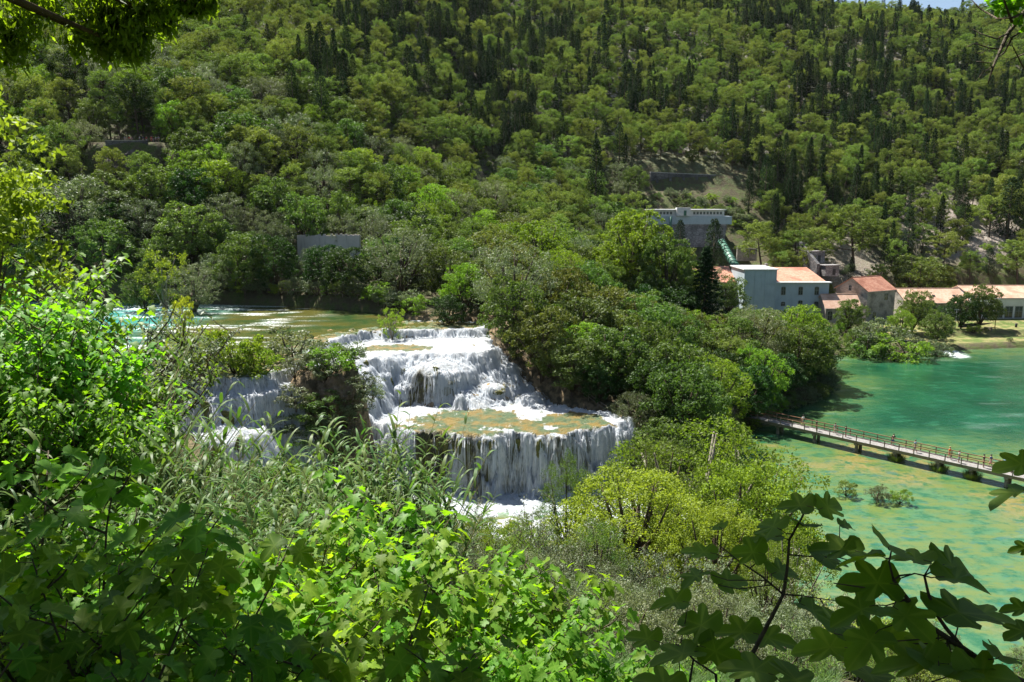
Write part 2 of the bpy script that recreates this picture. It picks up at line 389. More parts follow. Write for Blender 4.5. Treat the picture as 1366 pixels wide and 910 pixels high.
# ------------------------------------------------------------------ ground
def ground_material():
    m, nt, out = new_mat('ground'); P = geo_pos(nt)
    n1 = noise(nt, .06, P, 6, .6); n2 = noise(nt, .45, P, 6, .7); n3 = noise(nt, 3.0, P, 5, .7)
    sep = nt.nodes.new('ShaderNodeSeparateXYZ'); lk(nt, P, sep.inputs[0])
    rock = mixc(nt, ramp(nt, n3, (.35, .7)), (.17, .16, .15), (.42, .41, .40))
    earth = mixc(nt, ramp(nt, n2, (.35, .65)), (.07, .06, .035), (.13, .105, .065))
    grass = mixc(nt, ramp(nt, n3, (.3, .7)), (.045, .065, .02), (.10, .12, .035))
    hill = ramp(nt, sep.outputs[1], (290, 345))
    c_low = mixc(nt, ramp(nt, n2, (.42, .58)), earth, grass)
    c_hill = mixc(nt, ramp(nt, n2, (.50, .62)), mixc(nt, ramp(nt, n1, (.4, .6)), grass, earth), rock)
    c = mixc(nt, hill, c_low, c_hill)
    lawn = attr(nt, 'lawn'); lc = mixc(nt, ramp(nt, noise(nt, .35, P, 4), (.4, .62)), (.10, .14, .035), (.24, .21, .09))
    c = mixc(nt, lawn, c, lc)
    sc_ = attr(nt, 'scree'); scol = mixc(nt, ramp(nt, n3, (.4, .6)), (.20, .15, .11), (.36, .33, .30))
    c = mixc(nt, sc_, c, scol)
    tv = attr(nt, 'travertine'); tc = mixc(nt, ramp(nt, noise(nt, 1.2, P, 5), (.4, .6)), (.10, .08, .05), (.26, .19, .11))
    c = mixc(nt, tv, c, tc)
    principled(nt, out, c, .9, .15, bump(nt, noise(nt, 1.5, P, 8, .7), .8, .6)); return m
def lawn_a(x, y, z):
    a = np.maximum(sstep(1, -1, poly_sd(x, y, P_LAWN1)), sstep(1, -1, poly_sd(x, y, P_LAWN2))); return np.maximum(a, .8 * sstep(1, -1, poly_sd(x, y, P_YARD)))
def scree_a(x, y, z):
    a = sstep(1.1, .6, np.hypot((x - 154) / 26, (y - 278) / 24) + .3 * fbm(x / 9, y / 9, seed=77))
    b = sstep(1.1, .6, np.hypot((x - 108) / 16, (y - 262) / 20) + .3 * fbm(x / 9, y / 9, seed=78))
    c = sstep(.22, .5, fbm(x / 20, y / 60, seed=79)) * sstep(330, 370, y) * sstep(60, 120, x)
    return np.clip(a + .6 * b + c * .7, 0, 1)
gX = np.unique(np.concatenate([np.arange(-60, 100, 1.0), np.arange(-180, -60, 2.5), np.arange(100, 260, 2.5), np.arange(-520, -180, 8), np.arange(260, 600, 8), [-2200, -1500, -900, -700, 700, 900, 1500, 2200]]))
gY = np.unique(np.concatenate([np.arange(-12, 20, .8), np.arange(20, 235, 1.0), np.arange(235, 420, 2.5), np.arange(420, 720, 7), [-400, -100, -40, -20, 760, 820, 900, 1100, 1500, 2200]]))
gm = grid_mesh('ground', gX, gY, ground_h, ground_material(), [('lawn', lawn_a), ('scree', scree_a), ('travertine', lambda x, y, z: sstep(9, 2, poly_sd(x, y, P_WET)))])
tag(link('ground', gm), kind='structure')

# ------------------------------------------------------------------ lower pool and lake
def lake_material():
    m, nt, out = new_mat('lake_water'); P = geo_pos(nt)
    sh = attr(nt, 'shallow'); fo = attr(nt, 'foam')
    n1 = noise(nt, .09, P, 5, .6); n2 = noise(nt, .5, P, 6, .65); n3 = noise(nt, 2.2, P, 4, .6)
    nw = noise(nt, .22, mapping(nt, P, (1.0, 2.2, 1)), 6, .7)
    deep = mixc(nt, ramp(nt, n1, (.35, .65)), (.004, .045, .022), (.007, .072, .035))
    deep = mixc(nt, ramp(nt, nw, (.5, .72)), deep, (.018, .115, .06))
    shal = mixc(nt, ramp(nt, n2, (.38, .6)), (.020, .095, .040), (.065, .145, .060))
    shal = mixc(nt, ramp(nt, nw, (.42, .6)), shal, (.10, .14, .035))
    c = mixc(nt, sh, deep, shal)
    al = math_n(nt, 'MULTIPLY', attr(nt, 'algae'), ramp(nt, n2, (.40, .52)), True)
    c = mixc(nt, al, c, mixc(nt, ramp(nt, n3, (.4, .62)), (.15, .135, .035), (.19, .165, .065)))
    dk = math_n(nt, 'MULTIPLY', sh, ramp(nt, noise(nt, .3, mapping(nt, P, (1, 2, 1), (40, 7, 0)), 5, .6), (.58, .68)))
    c = mixc(nt, math_n(nt, 'MULTIPLY', dk, .55), c, (.012, .10, .10))
    f = math_n(nt, 'MULTIPLY', fo, ramp(nt, n3, (.25, .6)), True)
    c = mixc(nt, f, c, (.7, .75, .77))
    wv = math_n(nt, 'ADD', noise(nt, 1.6, mapping(nt, P, (1, 1.7, 1)), 5, .6), math_n(nt, 'MULTIPLY', noise(nt, .35, P, 3), 1.2))
    rg = mixc(nt, f, (.12, .12, .12), (.9, .9, .9))
    principled(nt, out, c, rg, .5, bump(nt, wv, .40, .10)); return m
WX = np.concatenate([np.arange(-46, 150, .8), np.arange(150, 330, 4), [420, 600, 880]]); WY = np.concatenate([np.arange(22, 205, .8), np.arange(205, 240, 4)])
def shallow_a(x, y, z):
    d = -poly_sd(x, y, P_LOW)
    s = sstep(14, 2, d - 5 * fbm(x / 12, y / 12, seed=55))
    t = sstep(128, 104, y + .25 * (x - 60) + 9 * fbm(x / 16, y / 16, seed=56))
    return np.clip(np.maximum(t, .7 * s), 0, 1)
def algae_a(x, y, z):
    n = fbm(x / 9, y / 7, seed=57)
    t = (x - 41) * .66 + (y - 127) * .75       # signed distance from the bridge line
    a = sstep(16, 5, np.abs(t + 9)) * sstep(-.15, .2, n)
    b = sstep(.1, .35, fbm(x / 14, y / 9, seed=58)) * sstep(100, 84, y)
    return np.clip(a + .75 * b, 0, 1) * sstep(135, 125, y)
def foam_a(x, y, z):
    a = sstep(7, 0, poly_sd(x, y, [(-20, 97), (18, 98), (18, 93), (-20, 91)]) + 2 * fbm(x / 3, y / 3, seed=66)) 
    b = sstep(1, .2, np.hypot((x - 107 - .2 * (y - 188)) / 3.2, (y - 187) / 8.5) + .35 * fbm(x / 2, y / 3, seed=59))
    c = sstep(.34, .6, fbm(x / 11, y / 2.2, seed=60)) * .07 * sstep(40, 60, x)
    e = sstep(6, 0, poly_sd(x, y, [(-42, 84), (-26, 78), (-24, 84), (-36, 88)]))
    return np.clip(a + b + c + e, 0, 1)
wm = grid_mesh('lower_river', WX, WY, lambda x, y: np.full(x.shape, LOW), lake_material(), [('shallow', shallow_a), ('algae', algae_a), ('foam', foam_a)],
               keep=lambda x, y, z: poly_sd(x, y, P_LOW) < 2.5)
tag(link('lower_river', wm), kind='structure')

# ------------------------------------------------------------------ upper river
def river_material():
    m, nt, out = new_mat('river_water'); P = geo_pos(nt)
    n1 = noise(nt, .12, P, 5, .6); n2 = noise(nt, .5, mapping(nt, P, (1, 2.5, 1)), 6, .7); n3 = noise(nt, 2.4, mapping(nt, P, (1, 1.6, 1)), 5, .6)
    c = mixc(nt, ramp(nt, n1, (.38, .6)), (.03, .065, .018), (.09, .085, .018))
    c = mixc(nt, ramp(nt, n2, (.5, .7)), c, (.12, .12, .035))
    tq = attr(nt, 'turquoise'); c = mixc(nt, tq, c, mixc(nt, ramp(nt, n2, (.4, .6)), (.03, .22, .20), (.09, .36, .32)))
    f = math_n(nt, 'MULTIPLY', attr(nt, 'foam'), ramp(nt, n3, (.42, .56)), True)
    c = mixc(nt, f, c, (.65, .7, .71))
    rg = mixc(nt, f, (.15, .15, .15), (.9, .9, .9))
    principled(nt, out, c, rg, .5, bump(nt, noise(nt, 1.8, P, 5, .6), .5, .12)); return m
def u_foam(x, y, z):
    a = sstep(.05, .35, fbm(x / 7, y / 1.8, seed=61)) * sstep(-30, -48, x) * .9
    b = sstep(1, .4, np.hypot((x + 78) / 13, (y - 156) / 5)); b2 = sstep(1, .3, np.hypot((x + 66) / 8, (y - 150) / 2.2))
    c = sstep(2.5, 0, -poly_sd(x, y, P_UPPER)) * sstep(-24, -30, x) * sstep(128, 110, y)
    return np.clip(a + b + b2 + c, 0, 1)
um = grid_mesh('upper_river', np.arange(-175, 0, 1.0), np.arange(86, 182, 1.0), lambda x, y: np.full(x.shape, UP - .01), river_material(),
               [('foam', u_foam), ('turquoise', lambda x, y, z: np.clip(sstep(-52, -66, x + 8 * fbm(x / 9, y / 9, seed=62)), 0, 1))],
               keep=lambda x, y, z: (poly_sd(x, y, P_UPPER) < 1.2) & ((poly_sd(x, y, P_WET) > -.5) | (poly_sd(x, y, P_UPPER) < -1.5)))
tag(link('upper_river', um), kind='structure')

# ------------------------------------------------------------------ the falls
def falls_material():
    m, nt, out = new_mat('falling_water'); P = geo_pos(nt)
    steep = attr(nt, 'steep'); moss = attr(nt, 'moss'); wet = attr(nt, 'white')
    st = noise(nt, 1.0, mapping(nt, P, (2.6, 2.6, .16)), 6, .65)           # long falling threads
    st2 = noise(nt, 1.0, mapping(nt, P, (6.5, 6.5, .5)), 5, .65)
    big = noise(nt, .33, mapping(nt, P, (1, 1, .35)), 4, .6)
    fl = noise(nt, 1.3, P, 6, .7); fl2 = noise(nt, .45, P, 5, .6)
    rock = mixc(nt, ramp(nt, fl, (.4, .65)), (.055, .050, .028), (.13, .125, .04))
    gaps = math_n(nt, 'MULTIPLY_ADD', st, .55); gaps.node.inputs[2].default_value = 0
    gaps = math_n(nt, 'ADD', gaps, math_n(nt, 'MULTIPLY', st2, .25)); gaps = math_n(nt, 'ADD', gaps, math_n(nt, 'MULTIPLY', big, .35))
    gaps = math_n(nt, 'ADD', gaps, math_n(nt, 'MULTIPLY', wet, .4))
    wsteep = ramp(nt, gaps, (.54, .74))
    pool = mixc(nt, ramp(nt, fl2, (.42, .60)), (.07, .12, .05), (.22, .15, .03))
    pool = mixc(nt, ramp(nt, fl, (.5, .7)), pool, (.18, .16, .06))
    flow = noise(nt, 1.0, mapping(nt, P, (1.1, .32, .3)), 5, .6)
    wflat = math_n(nt, 'SUBTRACT', 1.0, moss); wflat = math_n(nt, 'ADD', wflat, math_n(nt, 'MULTIPLY', math_n(nt, 'SUBTRACT', flow, .5), 2.2)); wflat = math_n(nt, 'ADD', wflat, math_n(nt, 'MULTIPLY', math_n(nt, 'SUBTRACT', fl, .5), 1.6))
    wflat = ramp(nt, wflat, (.35, .75))
    w = mixc(nt, steep, wflat, wsteep); under = mixc(nt, steep, pool, rock)
    white = mixc(nt, ramp(nt, math_n(nt, 'ADD', math_n(nt, 'MULTIPLY', st2, .5), math_n(nt, 'MULTIPLY', fl, .5)), (.40, .58)), (.56, .62, .68), (.86, .88, .90))
    c = mixc(nt, w, under, white)
    hb = math_n(nt, 'ADD', math_n(nt, 'MULTIPLY', st, 1.2), math_n(nt, 'MULTIPLY', st2, .5)); hb = math_n(nt, 'ADD', hb, math_n(nt, 'MULTIPLY', fl, .7))
    rg = mixc(nt, w, (.45, .45, .45), (.75, .75, .75)); nb_ = bump(nt, hb, .9, .5)
    p_ = principled(nt, None, c, rg, .35, nb_); tr_ = nt.nodes.new('ShaderNodeBsdfTranslucent'); lk(nt, white, tr_.inputs[0]); mx = nt.nodes.new('ShaderNodeMixShader')
    lk(nt, math_n(nt, 'MULTIPLY', w, .38), mx.inputs[0]); lk(nt, p_.outputs[0], mx.inputs[1]); lk(nt, tr_.outputs[0], mx.inputs[2]); lk(nt, mx.outputs[0], out.inputs[0]); return m
cX = np.arange(-48, 27, .22); cY = np.arange(76, 139, .22)
def casc_z(x, y):
    h = cascade_h(x, y)
    e = .5; gx = (cascade_h(x + e, y) - cascade_h(x - e, y)) / (2 * e); gy = (cascade_h(x, y + e) - cascade_h(x, y - e)) / (2 * e)
    s = np.hypot(gx, gy)
    h = h + sstep(.2, 1.2, s) * (.9 * fbm(x / 1.5, y / 1.5, h / 5, seed=71, octaves=3)) + .16 * fbm(x / .7, y / .7, seed=72, octaves=3) + .5 * sstep(1.2, 0, np.abs(poly_sd(x, y, P_MID))) * np.maximum(fbm(x / .9, y / .9, seed=75), 0)
    return h
_cache = {}
def steep_a(x, y, z):
    e = .35; gx = (cascade_h(x + e, y) - cascade_h(x - e, y)) / (2 * e); gy = (cascade_h(x, y + e) - cascade_h(x, y - e)) / (2 * e)
    return sstep(.35, 1.0, np.hypot(gx, gy))
def moss_a(x, y, z):
    n = fbm(x / 3, y / 3, seed=73)
    a = sstep(1.25, .7, np.hypot((x + 6) / 7.5, (y - 101.5) / 6.0) + .25 * n)
    b = sstep(1.2, .75, np.hypot((x - 8.5) / 4.8, (y - 101) / 5.0) + .45 * n)
    c = sstep(1.2, .7, np.hypot((x + 17) / 5.5, (y - 119.5) / 3.2) + .35 * n)
    d = sstep(1.2, .7, np.hypot((x - 2) / 2, (y - 98) / 3) + .4 * n)
    u = sstep(.5, -1.0, poly_sd(x, y, P_UPPER) + 1.5 * n) 
    lip = sstep(1.6, .3, np.abs(poly_sd(x, y, P_MID) + .4)) * (y < 99) * .9
    e = sstep(1.2, .5, np.hypot((x - 0) / 1.6, (y - 112.5) / 3.2) + .7 * n)
    return np.clip(a + b + c + d + u + lip + e, 0, 1)
def white_a(x, y, z):
    # how much water runs here: low on the moss curtains left of the main fall and round the dome
    w = .55 + .35 * fbm(x / 2.2, y / 9, seed=74)
    w = w - .75 * sstep(1.1, .5, np.hypot((x + 10.2) / 2.6, (y - 94.5) / 3)) - .45 * sstep(1.0, .4, np.hypot((x + 12.5) / 3.6, (y - 109.5) / 2.6))
    w = w + .10 * sstep(104, 112, y) - .3 * sstep(100, 95, y) * sstep(-15, -8, x) - .10 * (x < -26)
    return w
cm = grid_mesh('waterfall', cX, cY, casc_z, falls_material(), [('steep', steep_a), ('moss', moss_a), ('white', white_a)],
               keep=lambda x, y, z: (poly_sd(x, y, P_WET) < 2.2) & ((poly_sd(x, y, P_UPPER) > -3.5)) & (z > LOW - .5))
tag(link('waterfall', cm), kind='structure')

# threads of water falling clear of the rock
def thread_material():
    m, nt, out = new_mat('water_threads'); v = attr(nt, 'var'); c = mixc(nt, v, (.66, .71, .76), (.88, .90, .92))
    d = nt.nodes.new('ShaderNodeBsdfDiffuse'); lk(nt, c, d.inputs[0]); t = nt.nodes.new('ShaderNodeBsdfTranslucent'); lk(nt, c, t.inputs[0]); mx = nt.nodes.new('ShaderNodeMixShader'); mx.inputs[0].default_value = .6
    lk(nt, d.outputs[0], mx.inputs[1]); lk(nt, t.outputs[0], mx.inputs[2]); lk(nt, mx.outputs[0], out.inputs[0]); return m
def threads(n, seed):
    r = np.random.default_rng(seed); x = r.uniform(-46, 24, n * 6); y = r.uniform(79, 134, n * 6)
    s = steep_a(x, y, None); h = cascade_h(x, y); wt = white_a(x, y, None); ok = (s > .25) & (h > LOW + .6) & (poly_sd(x, y, P_WET) < .5) & (poly_sd(x, y, P_ISLE) > .3) & (r.random(len(x)) < np.clip(wt * 1.5, .04, 1))
    x = x[ok][:n]; y = y[ok][:n]; n = len(x); K = 9; pts = []; e = .5; off = .05 + .12 * r.random(n); wdt = .018 + .05 * r.random(n) ** 2; gx0 = gy0 = None; step = .16 + .22 * r.random(n); x0, y0 = x.copy(), y.copy()
    for k in range(K):
        gx = (cascade_h(x + e, y) - cascade_h(x - e, y)); gy = (cascade_h(x, y + e) - cascade_h(x, y - e)); l = np.hypot(gx, gy) + 1e-6
        if k == 0: dx, dy = -gx / l, -gy / l
        z = casc_z(x, y) if k == 0 else np.minimum(z - .02, cascade_h(x, y) + .12)
        pts.append(np.stack([x + dx * off * (1 + .2 * k), y + dy * off * (1 + .2 * k), z + .06], 1))
        sl = l / (2 * e); st = step / np.maximum(sl, .6) * 1.2 * sstep(.25, .9, sl) + .004; x = x + dx * st; y = y + dy * st
    P = np.stack(pts, 1); sd = np.stack([-dy, dx, 0 * dx], 1); prof = np.array([.5, .8, 1, 1, 1, 1, .9, .7, .3])
    A = P - sd[:, None, :] * (wdt[:, None] * prof[None])[:, :, None]; Bq = P + sd[:, None, :] * (wdt[:, None] * prof[None])[:, :, None]
    V = np.stack([A, Bq], 2).reshape(-1, 3); base = (np.arange(n) * K * 2)[:, None] + (np.arange(K - 1) * 2)[None]; base = base.ravel(); Fc = np.stack([base, base + 1, base + 3, base + 2], 1)
    return mesh_np('falling_threads', V, Fc, thread_material(), True, [('var', 'FACE', np.repeat(r.random(n), K - 1))])
tag(link('water_threads', threads(15000, 17)), kind='structure')
# ------------------------------------------------------------------ vegetation: leaf clouds and wood
M = {}
M['pine'] = leaf_mat('pine_needles', (.095, .140, .034), (.205, .245, .070), .25, spec=.06, rough=.7)
M['pine_dark'] = leaf_mat('dark_pine_needles', (.030, .055, .016), (.065, .090, .024), .2, spec=.05, rough=.7)
M['cypress'] = leaf_mat('cypress_foliage', (.014, .032, .013), (.036, .060, .024), .12, spec=.04, rough=.8)
M['oak'] = leaf_mat('oak_leaves', (.055, .100, .022), (.145, .200, .055), .3)
M['grey'] = leaf_mat('grey_green_leaves', (.075, .105, .050), (.180, .210, .110), .28, (1.3, 1.4, .7), .22, .5)
M['dark'] = leaf_mat('dark_glossy_leaves', (.018, .045, .012), (.045, .095, .022), .25)
M['bright'] = leaf_mat('fresh_green_leaves', (.090, .160, .020), (.190, .260, .040), .4)
M['yellow'] = leaf_mat('yellow_green_leaves', (.130, .190, .020), (.280, .350, .055), .42, (1.4, 1.4, .5))
M['brown'] = leaf_mat('rusty_green_leaves', (.070, .105, .024), (.155, .180, .048), .3, (1.3, 1.3, .5))
M['fig'] = leaf_mat('fig_leaves', (.080, .180, .014), (.150, .285, .028), .5, (1.75, 1.75, .3), .22, .5, .12)
M['ash'] = leaf_mat('ash_leaves', (.050, .100, .015), (.095, .175, .030), .5, (2.8, 2.8, .4), .15, .5, .1)
M['reed'] = leaf_mat('reed_leaves', (.045, .100, .020), (.115, .185, .040), .35, (1.3, 1.5, .6), .2, .5, .15)
M['dry'] = leaf_mat('dry_grass', (.200, .170, .080), (.380, .330, .180), .3, (1.2, 1.1, .6))
M['bark'] = plain_mat('bark', (.11, .085, .06), (.055, .042, .032), 5, .9, .1, .8, stretch=(1, 1, .3))
M['bark_pale'] = plain_mat('pale_bark', (.30, .27, .22), (.15, .13, .10), 5, .9, .1, .8, stretch=(1, 1, .3))
M['stem'] = plain_mat('fig_bark', (.10, .075, .045), (.055, .045, .03), 12, .8, .2, .5)

def unit(v): return v / np.maximum(np.linalg.norm(v, axis=1, keepdims=True), 1e-9)
def kites(C, Nn, L, W, r, droop=None):
    """one small folded-free quad per leaf; C centres, Nn normals, L and W sizes"""
    n = len(C); rv = r.normal(size=(n, 3))
    if droop is not None: rv = rv * .6 + np.array(droop)
    t = unit(rv - Nn * (rv * Nn).sum(1, keepdims=True)); b = np.cross(Nn, t)
    L = (L * (.7 + .6 * r.random(n)))[:, None]; W = (W * (.7 + .6 * r.random(n)))[:, None]
    V = np.stack([C - t * L * .5, C + b * W * .5 - t * L * .05, C + t * L * .5, C - b * W * .5 - t * L * .05], 1).reshape(-1, 3)
    return V, np.arange(n * 4).reshape(n, 4)
def ball_points(n, r, up=.25):
    d = r.normal(size=(n, 3)); d[:, 2] += up; return unit(d)
def foliage(name, clumps, per, L, W, mat, seed, squash=.8, outward=.9, shell=.55, droop=None):
    """clumps: (k,4) centres and radii; leaves on and in every clump"""
    r = np.random.default_rng(seed); c = np.repeat(clumps[:, :3], per, 0); rad = np.repeat(clumps[:, 3], per)[:, None]
    d = ball_points(len(c), r); q = (shell + (1 - shell) * r.random((len(c), 1))) * rad
    P = c + d * q * np.array([1, 1, squash])
    nn = unit(d * outward + r.normal(size=d.shape) * .55)
    V, Fc = kites(P, nn, L, W, r, droop)
    return mesh_np(name, V, Fc, mat, False, [('var', 'FACE', np.clip(r.random(len(c)) * .75 + .25 * np.repeat(r.random(len(clumps)), per), 0, 1))])
def wood(name, mat, trunk_pts, trunk_r, limbs, n=6):
    b = MB(); b.tube(trunk_pts, trunk_r, n)
    for a, m_, e, r0 in limbs: b.tube([a, m_, e], [r0, r0 * .7, r0 * .25], 5)
    return b.mesh(name, mat)
def lobed_clumps(r, H, z0, Rx, lobes, sub, lobe_r, sub_r, top=1.0, flat=1.0):
    """a crown: lobes spread through an uneven ellipsoid, each covered with small clumps"""
    out = []; L = []
    for k in range(lobes):
        a = k * 2.399 + r.random() * .8; zz = (k + .5) / lobes; ph = math.acos(1 - 1.75 * zz)
        rr = Rx * math.sin(ph) * (.58 + .3 * r.random()); cz = z0 + (H - z0) * (.47 + .38 * math.cos(ph) * top)
        c = np.array([math.cos(a) * rr, math.sin(a) * rr, cz + r.normal() * .03 * H]); lr = lobe_r * (.75 + .5 * r.random()); L.append((c, lr))
        d = ball_points(sub, r, .45)
        p = c + d * lr * np.array([1, 1, .75 * flat]) * (.72 + .28 * r.random((sub, 1)))
        out.append(np.concatenate([p, (sub_r * (.7 + .6 * r.random(sub)))[:, None]], 1))
    return np.concatenate(out), L
def broadleaf(seed, mat, H=10, Rx=4.6, z0=.9, lobes=15, sub=17, per=38, L=.32, W=.20, lobe_r=2.0, sub_r=.62, bark='bark', top=1.0):
    r = np.random.default_rng(seed); cl, LB = lobed_clumps(r, H, z0, Rx, lobes, sub, lobe_r, sub_r, top)
    cr = foliage('crown', cl, per, L, W, mat, seed)
    tp = [(0, 0, -1.0), (0, 0, z0 * .6), (r.normal() * .2, r.normal() * .2, H * .4), (r.normal() * .4, r.normal() * .4, H * .72)]
    lm = [(Vector(tp[1 + (i % 2)]), Vector(tp[2]) * .4 + Vector(c) * .6 - Vector((0, 0, .4)), Vector(c) + Vector((0, 0, lr * .4)), .035 * H ** .5 * 1.4) for i, (c, lr) in enumerate(LB)]
    tr = wood('trunk', M[bark], tp, [.030 * H, .026 * H, .018 * H, .008 * H], lm)
    return tr, cr
def pine(seed, mat, H=11, Rx=3.6, n=30, per=44, L=.36, W=.16, bare=.36, umbrella=.5):
    r = np.random.default_rng(seed); cl = []; lm = []
    lean = r.normal(size=2) * .5
    top = np.array([lean[0], lean[1], H * .8]); tp = [(0, 0, -1), (0, 0, .5), (lean[0] * .3, lean[1] * .5, H * .35), tuple(top * [1, 1, .86]), tuple(top)]
    for k in range(n):
        a = k * 2.399 + r.random(); f = (k + .5) / n
        z = H * (bare + (1 - bare) * (1 - f) ** .8); rr = Rx * (math.sin(min(1, f * 1.25 + .12) * math.pi * .5)) ** .8 * (.45 + .6 * r.random()) * (1 - umbrella * max(0, f - .7))
        c = np.array([math.cos(a) * rr + lean[0], math.sin(a) * rr + lean[1], z + r.normal() * .25])
        pr = .75 + .55 * r.random()
        for q in range(4):
            o = r.normal(size=3) * pr * .55; o[2] *= .6; cl.append([*(c + o), pr * .62])
        if k % 2 == 0: lm.append((Vector((lean[0] * .6, lean[1] * .6, min(z - 1.0, H * .78))), Vector((c[0] * .6, c[1] * .6, z - .7)), Vector(c), .09))
    cr = foliage('crown', np.array(cl), per, L, W, mat, seed, squash=.8, outward=.9)
    tr = wood('trunk', M['bark'], tp, [.26, .22, .17, .11, .06], lm, 6)
    return tr, cr
def cypress(seed, mat, H=13, Rx=1.15, n=90, per=24, L=.42, W=.12, cone=.0):
    r = np.random.default_rng(seed); cl = []
    for k in range(n):
        f = (k + .5) / n; a = k * 2.399; prof = (min(1, f / .12) ** .6) * (1 - f) ** (.42 + cone) * 1.15
        rr = Rx * prof * (.62 + .38 * r.random()); cl.append([math.cos(a) * rr, math.sin(a) * rr, H * (.05 + .93 * f), max(.2, Rx * .42 * prof + .08)])
    cr = foliage('crown', np.array(cl), per, L, W, mat, seed, squash=1.6, outward=1.0, droop=(0, 0, 1.6))
    tr = wood('trunk', M['bark'], [(0, 0, -1), (0, 0, 1), (0, 0, H * .85)], [.2, .17, .04], [])
    return tr, cr
def conifer(seed, mat, H=18, Rx=4.0):
    r = np.random.default_rng(seed); cl = []; lm = []
    for k in range(150):
        f = (k + .5) / 150; a = k * 2.399; rad = Rx * (1 - f) ** .85 + .15
        for q in (.35, .65, .95):
            rr = rad * q * (.85 + .3 * r.random()); cl.append([math.cos(a) * rr, math.sin(a) * rr, H * (.08 + .9 * f) - rr * .22, .30 + .22 * (1 - f)])
        if k % 5 == 0: lm.append((Vector((0, 0, H * (.08 + .9 * f))), Vector((math.cos(a) * rad * .5, math.sin(a) * rad * .5, H * (.08 + .9 * f))), Vector((math.cos(a) * rad * .9, math.sin(a) * rad * .9, H * (.08 + .9 * f) - rad * .2)), .06))
    cr = foliage('crown', np.array(cl), 34, .36, .17, mat, seed, squash=.6)
    return wood('trunk', M['bark'], [(0, 0, -1), (0, 0, H * .5), (0, 0, H * .97)], [.32, .2, .03], lm), cr
def bare_tree(seed, H=7):
    r = np.random.default_rng(seed); lm = []
    for k in range(16):
        z = H * (.25 + .045 * k); a = k * 2.4; l = 1.6 * (1.1 - k / 18)
        lm.append((Vector((0, 0, z)), Vector((math.cos(a) * l * .5, math.sin(a) * l * .5, z + .6)), Vector((math.cos(a) * l, math.sin(a) * l, z + 1.5)), .06))
    tr = wood('trunk', M['bark_pale'], [(0, 0, -.5), (.1, 0, H * .5), (0, .1, H)], [.14, .1, .03], lm)
    cl = np.array([[*(Vector(l[2])), .3] for l in lm]); cr = foliage('crown', cl, 7, .18, .08, M['dry'], seed)
    return tr, cr

PROTO = {}
def reg(kind, items, H, W, cat='tree', name='tree', part='trunk'): PROTO[kind] = dict(items=items, H=H, W=W, cat=cat, name=name, n=0)
reg('pine', [pine(100 + i, M['pine'], Rx=3.2 + .35 * i, umbrella=.2 * i) for i in range(5)], 11, 7.5, name='pine_tree')
reg('pine_dark', [pine(120 + i, M['pine_dark'], Rx=3.8, per=60) for i in range(2)], 11, 8, name='pine_tree')
reg('cypress', [cypress(140 + i, M['cypress'], Rx=.95 + .18 * i) for i in range(4)], 13, 2.4, name='cypress_tree')
reg('oak', [broadleaf(160 + i, M['oak']) for i in range(3)], 10, 10, name='broadleaf_tree')
reg('grey', [broadleaf(170 + i, M['grey'], Rx=4.8, L=.22, W=.10, per=40) for i in range(2)], 10, 10, name='broadleaf_tree')
reg('dark', [broadleaf(180 + i, M['dark'], Rx=4.8, z0=.8, sub=18) for i in range(2)], 10, 10, name='broadleaf_tree')
reg('bright', [broadleaf(190 + i, M['bright'], L=.24) for i in range(2)], 10, 10, name='broadleaf_tree')
reg('yellow', [broadleaf(200 + i, M['yellow'], Rx=3.6, lobes=10, sub=10, per=30, bark='bark_pale') for i in range(2)], 10, 8, name='broadleaf_tree')
reg('brown', [broadleaf(210 + i, M['brown'], Rx=4.6) for i in range(2)], 10, 10, name='broadleaf_tree')
reg('plane', [broadleaf(220, M['oak'], H=21, Rx=9.5, z0=3, lobes=26, sub=20, per=44, L=.42, W=.30, lobe_r=3.1, sub_r=.85), broadleaf(221, M['bright'], H=21, Rx=9, z0=3, lobes=24, sub=20, per=44, L=.40, W=.28, lobe_r=3.0, sub_r=.8)], 21, 20, name='broadleaf_tree')
reg('conifer', [conifer(230, M['cypress'])], 18, 8, name='conifer_tree')
reg('bush', [broadleaf(240 + i, m_, H=3.2, Rx=2.0, z0=.1, lobes=7, sub=12, per=34, L=.19, W=.11, lobe_r=.95, sub_r=.36) for i, m_ in enumerate((M['oak'], M['grey'], M['bright'], M['grey']))], 3.2, 4.6, cat='bush', name='bush')
reg('snag', [bare_tree(250 + i) for i in range(2)], 7, 3, name='bare_tree')
# nearer plants, finer leaves
reg('near_bush', [broadleaf(260 + i, m_, H=4.2, Rx=2.4, z0=.1, lobes=10, sub=16, per=70, L=.105, W=.05, lobe_r=1.05, sub_r=.36) for i, m_ in enumerate((M['grey'], M['oak'], M['bright']))], 4.2, 5.4, cat='shrub', name='shrub')
reg('near_tree', [broadleaf(270, M['yellow'], H=12, Rx=5.2, z0=2, lobes=22, sub=18, per=60, L=.17, W=.11, lobe_r=1.9, sub_r=.55, bark='bark'),
                  broadleaf(271, M['bright'], H=12, Rx=4.8, z0=2, lobes=16, sub=14, per=50, L=.17, W=.09, lobe_r=1.9, sub_r=.6, bark='bark_pale'),
                  broadleaf(272, M['oak'], H=12, Rx=4.8, z0=2, lobes=18, sub=16, per=54, L=.15, W=.08, lobe_r=1.9, sub_r=.6)], 12, 11, name='broadleaf_tree')
PLACED = []
